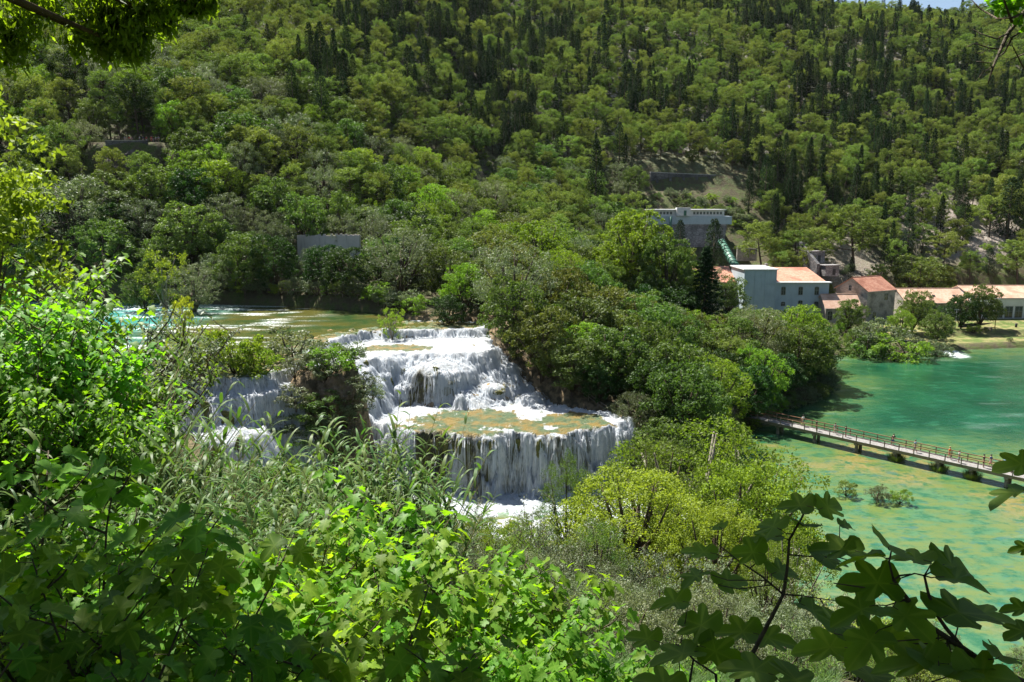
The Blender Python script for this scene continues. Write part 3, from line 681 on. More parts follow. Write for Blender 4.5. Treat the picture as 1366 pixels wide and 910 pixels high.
def plant(kind, x, y, h, label, group=None, idx=None, rz=None, wide=1.0, z=None, nogroup=False):
    p = PROTO[kind]; i = idx if idx is not None else random.randrange(len(p['items']))
    s = h / p['H']; gz = g(x, y) if z is None else z
    r = empty(p['name'], (x, y, gz - .15), random.random() * 6.28 if rz is None else rz, (s * wide, s * wide, s))
    tag(r, label, p['cat'], group)
    link('stems' if p['cat'] in ('bush', 'shrub') else 'trunk', p['items'][i][0], r); link('foliage' if p['cat'] in ('bush', 'shrub') else 'crown', p['items'][i][1], r)
    PLACED.append((x, y, p['W'] * s * wide * .5)); return r
# rectangles of the photograph that must stay in sight, with the distance of what they show
KEEP = [(942, 352, 1106, 412, 214), (1104, 374, 1200, 405, 214), (1208, 381, 1366, 424, 214), (864, 276, 978, 328, 262), (962, 318, 990, 354, 225), (872, 231, 958, 250, 295),
        (408, 314, 478, 327, 175), (158, 186, 216, 200, 190), (632, 214, 660, 228, 290), (1105, 428, 1366, 462, 185), (445, 448, 560, 560, 108), (560, 455, 700, 600, 92), (690, 520, 820, 640, 90), (250, 528, 372, 610, 84),
        (610, 655, 712, 688, 88), (400, 408, 560, 440, 128), (1110, 470, 1366, 900, 60), (1050, 545, 1366, 640, 92), (165, 405, 240, 432, 150), (885, 284, 900, 306, 262), (1208, 295, 1328, 330, 262)]
def blocked(x, y, h, w, z=None, soft=0):
    gz = g(x, y) if z is None else z
    u0, vb, d = project(x, y, gz); u1, vt, d1 = project(x, y, gz + h)
    if d < 1: return False
    hw = w * .42 * F / d
    for a, b, c, e, zz in KEEP:
        if d < zz - 1 and u0 + hw > a + 2 and u0 - hw < c - 2 and vb > b + 2 and vt < e - 2: return True
    return False
def crowded(x, y, r, k=.62):
    return any((x - a) ** 2 + (y - b) ** 2 < ((r + c) * k) ** 2 for a, b, c in PLACED)
def wet(x, y, m=1.5):
    if y > 110: return _look(_RW, x, y) < m
    X = np.array([x]); Y = np.array([y])
    return min(poly_sd(X, Y, P_UPPER)[0], poly_sd(X, Y, P_LOW)[0], poly_sd(X, Y, P_WET)[0]) < m and poly_sd(X, Y, P_ISLE)[0] > -.2
BUILT = [[(60, 212), (94, 212), (94, 246), (60, 246)], [(90, 219), (114, 219), (114, 242), (90, 242)], [(112, 214), (330, 236), (330, 262), (112, 240)], [(44, 252), (84, 252), (84, 281), (44, 281)], P_LAWN1, P_LAWN2, P_YARD,
         [(60, 236), (76, 236), (76, 268), (60, 268)], [(-104, 192), (-83, 192), (-83, 207), (-104, 207)], [(45, 292), (90, 290), (90, 306), (45, 306)], [(-50, 166), (-32, 166), (-32, 176), (-50, 176)]]
def built(x, y, m=0):
    X = np.array([x]); Y = np.array([y]); return any(poly_sd(X, Y, p)[0] < m for p in BUILT)

def put(u, vtop, h, kind, label, idx=None, wide=1.0, z=None, zmin=150, group=None):
    """a tree whose top reaches a pixel: the farther it stands the lower the ground; z fixes its distance"""
    if z is None: p = top_at(u, vtop, h, zmin)
    else:
        q = at_depth(u, vtop, z); p = Vector((q.x, q.y, g(q.x, q.y))); h = max(1.0, q.z - p.z)
    return plant(kind, p.x, p.y, h, label, group, idx, wide=wide)
# --- trees one can single out
put(180, 108, 15, 'pine_dark', 'dark spreading pine standing on the stone lookout above the people', 0, 1.05, z=199)
put(245, 103, 15, 'pine', 'light green umbrella pine just right of the people lookout', 3, 1.1, z=206)
put(92, 68, 19, 'pine_dark', 'tall dark pine with a long bare trunk left of the lookout', 1, .95, z=212)
put(388, 84, 18, 'cypress', 'tall dark cypress standing alone above the round trees on the left slope', 2, 1.2)
put(452, 70, 17, 'cypress', 'narrow cypress, left one of the close pair on the upper left slope', 1)
put(470, 72, 15, 'cypress', 'narrow cypress, right one of the close pair on the upper left slope', 2)
put(318, 148, 14, 'oak', 'large round green tree right of the lookout', 0, 1.15)
put(470, 226, 13, 'pine', 'big rounded pine left of the middle wood', 2, 1.3)
put(536, 262, 10, 'oak', 'olive round tree right of the big rounded pine', 1, 1.2)
put(335, 276, 13, 'grey', 'large pale green round tree on the far bank', 0, 1.15, z=178)
put(300, 225, 13, 'pine', 'broad pine crown above the pale round tree of the far bank', 1, 1.3, z=196)
put(90, 232, 13, 'grey', 'greyish tree below the tall pine at far left', 1, 1.2, z=170)
put(190, 265, 12, 'grey', 'pale leafy tree under the dark cliff of the lookout', 0, 1.2, z=172)
put(450, 300, 10, 'dark', 'dark tree beside the pale ruined wall', 0, .8, z=188)
put(720, 292, 13, 'bright', 'bright green tree in the middle of the wood left of the big plane tree', 0, 1.05, z=178)
put(418, 329, 8, 'grey', 'pale tree in front of the left half of the pale ruined wall', 0, 1.0, z=168)
put(450, 330, 8, 'oak', 'olive tree in front of the right half of the pale ruined wall', 1, 1.0, z=167)
put(662, 300, 11, 'bright', 'fresh green tree left of the bright tree in the middle wood', 1, 1.2, z=190)
put(846, 274, 22, 'plane', 'largest leafy tree, a light crown below the upper powerhouse', 1, .92, z=172)
put(893, 312, 20, 'plane', 'second large leafy tree with a darker right side next to the dark conifer', 0, .78, z=164)
put(803, 345, 15, 'plane', 'leafy tree at the left foot of the largest crown', 0, .8, z=160)
put(943, 326, 19, 'conifer', 'dark pointed conifer in front of the blue building', 0, 1.3, z=160)
put(954, 290, 16, 'cypress', 'dark slim cypress in front of the upper powerhouse', 3, 1.2, z=238)
put(908, 292, 9, 'cypress', 'short dark cypress below the upper powerhouse windows', 3, 1.4, z=250)
put(796, 184, 20, 'cypress', 'tall lone cypress below the long terrace wall', 1, 1.15, z=262)
put(672, 138, 20, 'cypress', 'tall cypress above the terrace wall, left of three', 2, 1.1, z=300)
put(693, 132, 21, 'cypress', 'tall cypress above the terrace wall, middle of three', 3, 1.0, z=302)
put(706, 136, 20, 'cypress', 'tall cypress above the terrace wall, right of three', 1, 1.1, z=304)
put(730, 178, 12, 'cypress', 'shorter cypress leaning over the terrace wall', 0, 1.2, z=292)
put(806, 158, 18, 'cypress', 'dark cypress above the right end of the terrace wall', 2, 1.2, z=300)
put(890, 112, 17, 'cypress', 'tall cypress high above the retaining wall', 1)
put(1030, 112, 17, 'cypress', 'tall double-width cypress in the middle of the right slope', 3, 1.2)
put(1290, 262, 17, 'cypress', 'dark cypress rising in front of the bare scree slope', 3, 1.2, z=262)
put(1322, 330, 12, 'cypress', 'dark cypress behind the right end of the long roof', 2, 1.8, z=250)
put(1352, 235, 22, 'cypress', 'massive dark cypress at the right edge', 3, 1.9, z=262)
put(1020, 296, 10, 'pine', 'olive pine behind the blue building', 2, 1.1, z=252)
put(1145, 275, 13, 'pine', 'leaning pine above the stone house with a bare stem', 3, 1.2, z=252)
put(1240, 258, 10, 'pine', 'umbrella pine with bare stems on top of the scree, left', 3, 1.1, z=288)
put(1275, 262, 10, 'pine', 'umbrella pine with bare stems on top of the scree, right', 4, 1.0, z=290)
put(1262, 312, 11, 'pine', 'bright olive pine in the hollow behind the long roof', 4, 1.3, z=252)
put(1225, 340, 10, 'oak', 'rounded tree right behind the ridge of the long roof', 1, 1.2, z=246)
put(600, 392, 9.5, 'dark', 'dark dense round tree overhanging the top of the falls', 1, 1.1, z=136)
put(700, 384, 12, 'oak', 'rounded olive tree behind the dark dense tree', 2, 1.1, z=140)
put(640, 330, 11, 'grey', 'pale grey-green tree left of the path through the wood', 0, 1.2, z=160)
put(775, 390, 12, 'brown', 'round tree with rusty tinted top right of the falls', 0, 1.25, z=130)
put(820, 410, 12, 'brown', 'second rusty tinted tree farther right in the same wood', 1, 1.15, z=132)
put(735, 425, 11, 'oak', 'green tree leaning over the middle of the cascade', 0, 1.0, z=122)
put(862, 470, 12, 'oak', 'olive tree between the rusty trees and the bridge trees', 1, 1.05, z=118)
put(850, 520, 10, 'grey', 'grey-green tree at the foot of the wooded bank beside the main fall', 1, 1.0, z=106)
put(800, 480, 10, 'dark', 'dark green tree low on the bank above the path', 0, .95, z=112)
put(985, 424, 12, 'pine', 'clumpy green pine between the conifer and the silver willow', 2, 1.2, z=142)
put(968, 452, 10, 'pine', 'lower clumpy pine in front of its taller neighbour', 3, 1.1, z=134)
put(1012, 408, 15, 'grey', 'silvery drooping willow left of the lakeside tree', 0, .95, z=146)
put(1070, 404, 15, 'bright', 'large lakeside tree with sunny left side below the blue building', 0, 1.0, z=156)
put(1092, 432, 12, 'oak', 'dark green tree leaning over the lake', 2, 1.0, z=154)
put(1035, 470, 10, 'dark', 'dark tree in the shade above the near end of the footbridge', 1, 1.1, z=138)
put(925, 478, 11, 'oak', 'olive tree left of the near end of the footbridge', 0, 1.1, z=122)
put(960, 505, 8, 'grey', 'pale bush-like tree right at the bridge head', 1, 1.0, z=122)
put(885, 560, 8, 'oak', 'tree at the right end of the main fall', 0, 1.0, z=98)
put(215, 326, 11, 'yellow', 'yellow-green young tree on the river islet', 0, .85, z=150)
put(255, 352, 7, 'grey', 'grey-green round bush tree beside the yellow-green islet tree', 0, 1.1, z=150)
put(188, 358, 6.5, 'oak', 'low olive tree left of the yellow-green islet tree', 1, .9, z=152)
put(240, 386, 12, 'yellow', 'thin yellow-green tree with a pale bare trunk above the left fall', 1, .55, z=97)
put(522, 406, 4.0, 'yellow', 'small bright sapling at the very top of the falls', 0, .9, z=128)
put(312, 438, 6.5, 'bush', 'bright broad bush beside the thin tree above the left fall', 2, .85, z=96)
put(340, 456, 5, 'bush', 'smaller bright bush right of the broad one above the left fall', 2, .9, z=96)
put(276, 458, 5.0, 'bush', 'olive bush on the brink of the left fall', 1, 1.3, z=95)
put(236, 462, 4.5, 'bush', 'bush round the foot of the thin tree', 2, 1.3, z=94)
put(388, 438, 4.0, 'bush', 'fresh green bush between left fall and upper falls', 1, 1.3, z=104)
put(392, 475, 4.0, 'grey', 'pale bush hanging over the blue pool of the left fall', 0, 1.3, z=97)
put(436, 488, 4.2, 'bright', 'sunny bush on the rock knoll beside the main cascade', 0, 1.6, z=98)
for (x_, y_, h_, k_, lab) in [(-21.5, 95, 3.4, 'bush', 'green bush at the front edge of the knoll'), (-24.2, 96, 3.0, 'bush', 'grey-green bush at the left front edge of the knoll'), (-20.2, 97.5, 2.6, 'bush', 'low bush at the right side of the knoll'), (-23.5, 98, 2.8, 'bush', 'bush at the back of the knoll'), (-22.6, 93.4, 2.4, 'bush', 'bush hanging over the brown tufa rock')]:
    plant(k_, x_, y_, h_, lab, None, wide=1.35)
put(1135, 398, 8, 'oak', 'round tree in front of the low tiled house', 0, .9, z=205)
put(1222, 386, 10, 'brown', 'reddish green tree in front of the stone house corner', 0, .8, z=206)
put(1205, 412, 9, 'bright', 'green tree on the bank in front of the long roof', 1, .95, z=200)
put(1252, 414, 8.5, 'oak', 'round tree on the lower lawn edge', 1, .95, z=196)
put(1312, 380, 11, 'oak', 'dome shaped tree before the glazed building', 2, .95, z=213)
put(1286, 392, 9, 'dark', 'dark tree left of the dome shaped tree', 1, 1.0, z=212)
put(1238, 398, 7.5, 'dark', 'dark tree close to the wall of the long roof', 0, .9, z=212)
for i, (u, v, w, lab) in enumerate([(1145, 440, 1.3, 'leftmost pale bush on the far lake bank'), (1172, 428, 1.2, 'tall fresh green bush of the far lake bank'), (1200, 446, 1.6, 'wide silvery bush overhanging the lake'), (1222, 450, 1.4, 'silvery bush beside the white outflow'),
                                     (1160, 452, 1.4, 'green bush at the waterline left of the outflow'), (1252, 455, 1.0, 'dark bush right behind the white outflow')]):
    put(u, v, 5, 'bush', lab, i % 4, w, z=190 - 1.2 * (i % 3) - (4 if i in (2, 4) else 0))
# bushes on the little islets of the lake and the pier feet
for i, (u, v, w, h) in enumerate([(1128, 640, .9, 2.0), (1170, 648, 1.0, 2.0), (1200, 650, .9, 1.8)]):
    p = at_level(u, v + 22, LOW); plant('bush', p.x, p.y, h, ['greyish bush on the lake islet, left of three', 'round green bush on the lake islet, middle of three', 'low green bush on the lake islet, right of three'][i], None, i, wide=w * 1.2, z=LOW + .1)

# --- filling woods
def fill(n, xr, yr, kinds, hr, group, label, rfac=1.0, wetm=2.0, ymin=None, cond=None, wide=(.85, 1.15), buildm=1):
    cnt = 0
    for _ in range(n):
        y = random.uniform(*yr); x = random.uniform(*xr)
        if callable(cond) and not cond(x, y): continue
        k = random.choice(kinds); h = random.uniform(*hr); w = PROTO[k]['W'] * h / PROTO[k]['H']
        if crowded(x, y, w * .5, rfac) or wet(x, y, wetm) or built(x, y, buildm): continue
        if blocked(x, y, h, w): continue
        lab = label[k] if isinstance(label, dict) else label
        plant(k, x, y, h, lab, group, wide=random.uniform(*wide)); cnt += 1
    return cnt
infr = lambda m: (lambda x, y: abs(x) < y * .66 + m)
LB = {'oak': 'olive green leafy tree', 'grey': 'pale grey-green leafy tree', 'dark': 'dark green leafy tree', 'bright': 'fresh green leafy tree', 'brown': 'rusty green leafy tree', 'pine': 'olive green pine', 'pine_dark': 'dark pine', 'cypress': 'dark narrow cypress', 'bush': 'low rounded bush', 'snag': 'half bare grey tree', 'near_bush': 'small-leaved bush', 'near_tree': 'loose leafy tree', 'yellow': 'yellow-green leafy tree'}
def labs(s): return {k: v + ' ' + s for k, v in LB.items()}
c = [0] * 9
c[0] = fill(600, (-125, -8), (150, 185), ['oak', 'grey', 'dark', 'oak'], (9, 14), 'trees on the far river bank', labs('in the dense row along the far bank of the upper river'), .5, 1.0, cond=infr(8))
c[1] = fill(900, (-150, -5), (183, 245), ['oak', 'pine', 'grey', 'pine', 'bright'], (9, 14), 'trees on the left slope', labs('on the left slope between river and lookout'), .5, cond=infr(8))
c[2] = fill(2000, (-10, 66), (98, 215), ['oak', 'oak', 'grey', 'bright', 'brown', 'dark'], (8.5, 13), 'trees of the middle wood', labs('in the dense wood between the falls and the buildings'), .48, 1.0, cond=infr(0))
c[3] = fill(900, (-20, 62), (205, 296), ['pine', 'oak', 'pine', 'grey', 'pine'], (8.5, 12), 'trees below the terrace wall', labs('on the slope below the long terrace wall'), .6)
c[4] = fill(300, (30, 66), (110, 160), ['oak', 'dark'], (5, 8), 'trees on the bridge peninsula', labs('on the wooded point by the footbridge'), .5, .6)
edge = [(3.5, 127), (2.5, 122), (6, 116), (10, 111.5), (14, 107), (18.5, 103.5), (23, 101), (26.5, 98.5), (-3, 138.5), (3, 133)] 
for i, (x_, y_) in enumerate(edge): 
    if not blocked(x_, y_, 2.2, 2.5): plant('bush', x_ + 1.2, y_ + .6, random.uniform(2, 3), 'low bush overhanging the right bank of the falls', 'bushes on the right bank of the falls', wide=1.3)
for i in range(34):
    f = i / 33; q = [(-120, 168.8), (-82, 165), (-62, 162), (-42, 158.2), (-27, 150.5), (-18, 141)]; s_ = f * 5; k_ = min(4, int(s_)); x_ = q[k_][0] + (q[k_ + 1][0] - q[k_][0]) * (s_ - k_); y_ = q[k_][1] + (q[k_ + 1][1] - q[k_][1]) * (s_ - k_)
    plant('bush', x_, y_ + 1.2, random.uniform(2.2, 4), 'dark bush hanging over the far bank of the upper river', 'bushes on the far river bank', wide=1.3)
for i in range(26):
    f = i / 25; q = [(38, 123), (44, 132), (52, 138), (61, 149), (65, 159), (68, 177)]; s_ = f * 5; k_ = min(4, int(s_)); x_ = q[k_][0] + (q[k_ + 1][0] - q[k_][0]) * (s_ - k_) - 1.5; y_ = q[k_][1] + (q[k_ + 1][1] - q[k_][1]) * (s_ - k_) + .5
    if abs(x_ - 38) + abs(y_ - 126) > 5: plant('oak' if i % 2 else 'dark', x_ - 1, y_, random.uniform(4.5, 7), ('olive' if i % 2 else 'dark') + ' low tree leaning over the lake along the wooded point', 'trees leaning over the lake', wide=1.1)
    plant('bush', x_ + 1.6, y_ - .6, random.uniform(2, 3.4), 'green bush at the waterline of the wooded point', 'bushes at the waterline of the wooded point', wide=1.3)
for (x_, y_, z_, h_) in [(-26, 92, -24.2, 2.6), (-24, 91.3, -26.2, 2.6), (-22, 91.0, -24.6, 2.6), (-20.5, 91.3, -26.8, 2.6), (-19, 92.2, -25, 2.6), (-18.2, 94, -23, 2.4), (-23, 90.3, -28.8, 2.8), (-20, 90.3, -29.5, 2.8), (-17.6, 96, -24.5, 2.0), (-26.5, 91, -27.5, 2.4)]:
    plant('bush', x_, y_, h_, 'bush clinging to the rock face of the knoll between the falls', 'bushes on the rock face of the knoll', wide=1.5, z=z_)
for i in range(70):
    x_ = random.uniform(46, 90); y_ = random.uniform(276, 292)
    if not blocked(x_, y_, 2.5, 2.5): plant('bush', x_, y_, random.uniform(1.5, 3), 'low bush on the bare slope between retaining wall and upper powerhouse', 'bushes above the upper powerhouse', wide=1.3)
print('fills', c, len(PLACED))
# --- the hillside: hundreds of pines, cypresses and scrub
pts = []
cell = {}
def far_ok(x, y, r):
    i, j = int(x // 6), int(y // 6)
    for a in (-1, 0, 1):
        for b in (-1, 0, 1):
            for (px, py, pr) in cell.get((i + a, j + b), []):
                if (x - px) ** 2 + (y - py) ** 2 < ((r + pr) * .5) ** 2: return False
    return True
for (a, b, r_) in PLACED:
    cell.setdefault((int(a // 6), int(b // 6)), []).append((a, b, r_ * 1.1))
hill_n = {'pine': 0, 'cypress': 0, 'oak': 0, 'bush': 0, 'snag': 0}
cand = []
for _ in range(26000):
    y = 228 + 400 * random.random() ** .9; x = random.uniform(-.70, .70) * y
    if y < 296 and -22 < x < 66: continue
    cand.append((x, y))
cx_ = np.array(cand); gzs = ground_h(cx_[:, 0], cx_[:, 1])
cyN = fbm(cx_[:, 0] / 30, cx_[:, 1] / 30, seed=91) ; bare = scree_a(cx_[:, 0], cx_[:, 1], None)
bad = np.zeros(len(cand), bool)
for p in BUILT: bad |= poly_sd(cx_[:, 0], cx_[:, 1], p) < 1.5
for k, (x, y) in enumerate(cand):
    if bad[k]: continue
    q = random.random()
    if bare[k] > .4 and q < .70: continue
    left = x / y < -.25
    pc = .13 + .60 * cyN[k] + (.10 if y > 330 else -.06) - (.05 if left else 0)
    t = random.random()
    kind = 'cypress' if t < pc else ('snag' if t > .975 else ('oak' if t > .90 else 'pine'))
    h = {'cypress': random.uniform(10, 20), 'pine': random.uniform(8, 13.5), 'oak': random.uniform(3.5, 6.5), 'snag': random.uniform(5, 8)}[kind]
    w = PROTO[kind]['W'] * h / PROTO[kind]['H']; rr = {'cypress': 2.3, 'pine': w * .70, 'oak': w * .42, 'snag': 1.6}[kind]
    if not far_ok(x, y, rr): continue
    if blocked(x, y, h, w, gzs[k]): continue
    cell.setdefault((int(x // 6), int(y // 6)), []).append((x, y, rr)); pts.append((kind, x, y, gzs[k], h))
pts.sort(key=lambda p: math.hypot(p[1], p[2]))
have = {}
for o in list(COL.objects):
    if o.parent is None and 'category' in o: have[o.name.split('.')[0]] = have.get(o.name.split('.')[0], 0) + 1
print('placed so far', have, 'hill', len(pts))
def zone(x, y):
    u, v, d = project(x, y, g(x, y))
    col = 'left' if u < 460 else ('middle' if u < 900 else 'right')
    row = 'lower' if y < 300 else ('upper' if y > 400 else 'middle')
    return {'lower': 'low on the ', 'middle': 'half way up the ', 'upper': 'high on the '}[row] + {'left': 'left', 'middle': 'central', 'right': 'right'}[col] + ' part of the wooded hillside'
nm = {'pine': 'pine_tree', 'cypress': 'cypress_tree', 'oak': 'broadleaf_tree', 'snag': 'bare_tree'}
rest = []
quota = {k: 298 - have.get(nm[k], 0) for k in nm}
quota['oak'] = max(0, min(40, quota['oak']))
for kind, x, y, z, h in pts:
    if quota[kind] > 0 and abs(x) < .66 * y + 3:
        quota[kind] -= 1
        p = {'pine': 'rounded olive pine ', 'cypress': 'slim dark cypress ', 'oak': 'small grey-green oak ', 'snag': 'half bare grey tree '}[kind]
        plant(kind, x, y, h, p + zone(x, y), {'pine': 'hillside pines', 'cypress': 'hillside cypresses', 'oak': 'hillside oaks', 'snag': 'hillside bare trees'}[kind], z=z, wide=random.uniform(.85, 1.2) * (1.0 if kind == 'cypress' else 1.08))
    else: rest.append((kind, x, y, z, h))
# farther trees: too many to be individuals, one object per kind
def scatter(name, entries, protos, label, cat):
    """one object whose points carry copies of the given (trunk, crown) meshes"""
    n = len(entries); me = bpy.data.meshes.new(name); me.vertices.add(n)
    me.vertices.foreach_set('co', np.array([[e[0], e[1], e[2]] for e in entries], np.float32).ravel())
    for nm_, val in (('rz', [random.random() * 6.28 for _ in entries]), ('sc', [e[3] for e in entries]), ('wd', [e[3] * random.uniform(.85, 1.2) for e in entries])):
        a = me.attributes.new(nm_, 'FLOAT', 'POINT'); a.data.foreach_set('value', np.array(val, np.float32))
    a = me.attributes.new('pick', 'INT', 'POINT'); a.data.foreach_set('value', np.array([random.randrange(len(protos)) for _ in entries], np.int32))
    me.update(); o = link(name, me)
    ng = bpy.data.node_groups.new(name, 'GeometryNodeTree'); ng.interface.new_socket('Geometry', in_out='INPUT', socket_type='NodeSocketGeometry'); ng.interface.new_socket('Geometry', in_out='OUTPUT', socket_type='NodeSocketGeometry')
    gi = ng.nodes.new('NodeGroupInput'); go = ng.nodes.new('NodeGroupOutput'); jn = ng.nodes.new('GeometryNodeJoinGeometry')
    def na(nm_, t='FLOAT'):
        q = ng.nodes.new('GeometryNodeInputNamedAttribute'); q.data_type = t; q.inputs[0].default_value = nm_; return [s for s in q.outputs if s.enabled and s.name == 'Attribute'][0]
    rot = ng.nodes.new('ShaderNodeCombineXYZ'); ng.links.new(na('rz'), rot.inputs[2])
    sc = ng.nodes.new('ShaderNodeCombineXYZ'); w = na('wd'); ng.links.new(w, sc.inputs[0]); ng.links.new(w, sc.inputs[1]); ng.links.new(na('sc'), sc.inputs[2])
    pk = na('pick', 'INT')
    for i, pr in enumerate(protos):
        eq = ng.nodes.new('FunctionNodeCompare'); eq.data_type = 'INT'; eq.operation = 'EQUAL'; ng.links.new(pk, eq.inputs[2]); eq.inputs[3].default_value = i
        for src in pr:
            oi = ng.nodes.new('GeometryNodeObjectInfo'); oi.inputs['Object'].default_value = src; oi.inputs['As Instance'].default_value = False; oi.transform_space = 'ORIGINAL'
            ip = ng.nodes.new('GeometryNodeInstanceOnPoints'); ng.links.new(gi.outputs[0], ip.inputs['Points']); ng.links.new(eq.outputs[0], ip.inputs['Selection'])
            ng.links.new(oi.outputs['Geometry'], ip.inputs['Instance']); ng.links.new(rot.outputs[0], ip.inputs['Rotation']); ng.links.new(sc.outputs[0], ip.inputs['Scale'])
            ng.links.new(ip.outputs[0], jn.inputs[0])
    ng.links.new(jn.outputs[0], go.inputs[0])
    md = o.modifiers.new('scatter', 'NODES'); md.node_group = ng
    tag(o, label, cat, kind='stuff'); return o
def find_sources(kind):
    """for each model of a kind, the trunk and crown objects of a tree already planted"""
    out = []
    for tr, cr in PROTO[kind]['items']:
        a = next((o for o in COL.objects if o.data is tr), None); b = next((o for o in COL.objects if o.data is cr), None)
        if a and b: out.append((a, b))
    return out
for kind, name, lab, cat in (('pine', 'pine_forest', 'far mass of olive pines covering the upper hillside', 'pine forest'), ('cypress', 'cypress_forest', 'far dark cypresses scattered over the upper hillside', 'cypress forest'), ('oak', 'hillside_scrub_oak', 'small leafy trees between the far pines', 'woodland')):
    e = [(x, y, z - .15, h / PROTO[kind]['H']) for k, x, y, z, h in rest if k == kind]
    if e: scatter(name, e, find_sources(kind), lab, cat)
# scrub between the trees: nobody could count it
sc_e = []
a = np.random.default_rng(5); yy = 175 + 400 * a.random(9000) ** .95; xx = a.uniform(-.70, .70, 9000) * yy
zz = ground_h(xx, yy); okm = (poly_sd(xx, yy, P_UPPER) > 2) & (poly_sd(xx, yy, P_LOW) > 2)
for p in BUILT: okm &= poly_sd(xx, yy, p) > .5
br = scree_a(xx, yy, None); okm &= ~((br > .4) & (a.random(9000) < .8)); okm &= ~((yy > 300) & (fbm(xx / 12, yy / 12, seed=93) < .0))
for x, y, z in zip(xx[okm], yy[okm], zz[okm]):
    s = random.uniform(.35, .9)
    if y < 262 and blocked(x, y, 3.2 * s, 4.6 * s, z): continue
    sc_e.append((x, y, z - .2, s))
if not find_sources('bush'): print('NO BUSH SRC')
scatter('undergrowth', sc_e, find_sources('bush'), 'low grey-green scrub covering the hillside between the trees', 'scrub')
print('objects', len(COL.objects), 'scrub', len(sc_e), 'rest', len(rest))
# ------------------------------------------------------------------ buildings
def Zv(v, Y): b = (v - CY) / F; return -Y * (SP + b * CP) / (CP - b * SP)
def Xu(u, Y, Z): return (u - CX) / F * (Y * CP - Z * SP)
def tile_mat(name, c1, c2):
    m, nt, out = new_mat(name); tc = nt.nodes.new('ShaderNodeTexCoord').outputs['Object']
    w = nt.nodes.new('ShaderNodeTexWave'); w.wave_type = 'BANDS'; w.bands_direction = 'X'; w.inputs['Scale'].default_value = 1.6; lk(nt, tc, w.inputs[0]); w.inputs['Distortion'].default_value = .4
    w2 = nt.nodes.new('ShaderNodeTexWave'); w2.wave_type = 'BANDS'; w2.bands_direction = 'Y'; w2.inputs['Scale'].default_value = 1.1; lk(nt, tc, w2.inputs[0])
    n1 = noise(nt, 1.3, tc, 6, .7); n2 = noise(nt, .25, tc, 3)
    c = mixc(nt, ramp(nt, n1, (.35, .65)), c1, c2); c = mixc(nt, ramp(nt, n2, (.45, .7)), c, [v * .75 for v in c1])
    c = mixc(nt, math_n(nt, 'MULTIPLY', w.outputs['Fac'], .35), c, [v * .45 for v in c2])
    h = math_n(nt, 'ADD', w.outputs['Fac'], math_n(nt, 'MULTIPLY', w2.outputs['Fac'], .4))
    principled(nt, out, c, .9, .1, bump(nt, h, .7, .08)); return m
def stone_mat(name, c1, c2, scale=1.6, mortar=(.30, .28, .25)):
    m, nt, out = new_mat(name); tc = nt.nodes.new('ShaderNodeTexCoord').outputs['Object']
    v = nt.nodes.new('ShaderNodeTexVoronoi'); v.feature = 'DISTANCE_TO_EDGE'; v.inputs['Scale'].default_value = scale; lk(nt, mapping(nt, tc, (1, 1, 1.7)), v.inputs[0])
    v2 = nt.nodes.new('ShaderNodeTexVoronoi'); v2.inputs['Scale'].default_value = scale; lk(nt, mapping(nt, tc, (1, 1, 1.7)), v2.inputs[0])
    sep = nt.nodes.new('ShaderNodeSeparateColor'); lk(nt, v2.outputs['Color'], sep.inputs[0])
    c = mixc(nt, sep.outputs[0], c1, c2); c = mixc(nt, ramp(nt, v.outputs['Distance'], (.0, .09)), mortar, c)
    c = mixc(nt, ramp(nt, noise(nt, .35, tc, 5), (.45, .7)), c, [q * .6 for q in c2])
    principled(nt, out, c, .95, .1, bump(nt, v.outputs['Distance'], .6, .15)); return m
def plaster(name, c, stain=.75):
    m, nt, out = new_mat(name); tc = nt.nodes.new('ShaderNodeTexCoord').outputs['Object']
    a = noise(nt, .35, tc, 6, .7); s = noise(nt, 1.0, mapping(nt, tc, (1.5, 1.5, .12)), 5, .6)
    col = mixc(nt, ramp(nt, a, (.4, .7)), c, [q * .85 for q in c]); col = mixc(nt, math_n(nt, 'MULTIPLY', ramp(nt, s, (.52, .75)), .6), col, [q * stain for q in c])
    principled(nt, out, col, .9, .15, bump(nt, noise(nt, 6, tc, 4), .2, .02)); return m
B = {}
B['blue'] = plaster('blue_grey_plaster', (.38, .45, .49)); B['white'] = plaster('white_plaster', (.62, .61, .60)); B['lilac'] = plaster('pale_plaster', (.46, .45, .44))
B['tile'] = tile_mat('red_roof_tiles', (.50, .21, .14), (.62, .36, .26)); B['tile_pale'] = tile_mat('pale_roof_tiles', (.54, .32, .22), (.66, .46, .35)); B['tile_old'] = tile_mat('old_roof_tiles', (.36, .15, .10), (.50, .27, .19))
B['stone'] = stone_mat('grey_stone', (.42, .38, .33), (.29, .265, .235), 1.6, (.40, .37, .33)); B['rough'] = stone_mat('rough_stone', (.33, .31, .31), (.22, .21, .21), .9, (.12, .11, .11))
B['dark_stone'] = stone_mat('dark_wall_stone', (.13, .125, .125), (.08, .08, .085), .7, (.06, .06, .06)); B['ruin'] = plaster('weathered_plaster', (.52, .47, .42), .45)
B['glass'] = plain_mat('dark_glass', (.015, .022, .022), (.03, .04, .04), 2, .12, .6, 0); B['frame'] = plain_mat('pale_frame', (.35, .36, .36), None, 5, .6)
B['green'] = plain_mat('green_painted_steel', (.05, .15, .10), (.035, .11, .075), 2, .5, .4, .2); B['concrete'] = plain_mat('concrete', (.36, .35, .33), (.26, .25, .23), 1.5, .9)
B['ledge'] = plain_mat('white_sheet_metal', (.72, .73, .72), (.6, .6, .6), 1, .5); B['metal'] = plain_mat('dark_metal', (.05, .05, .05), (.03, .03, .03), 5, .5)
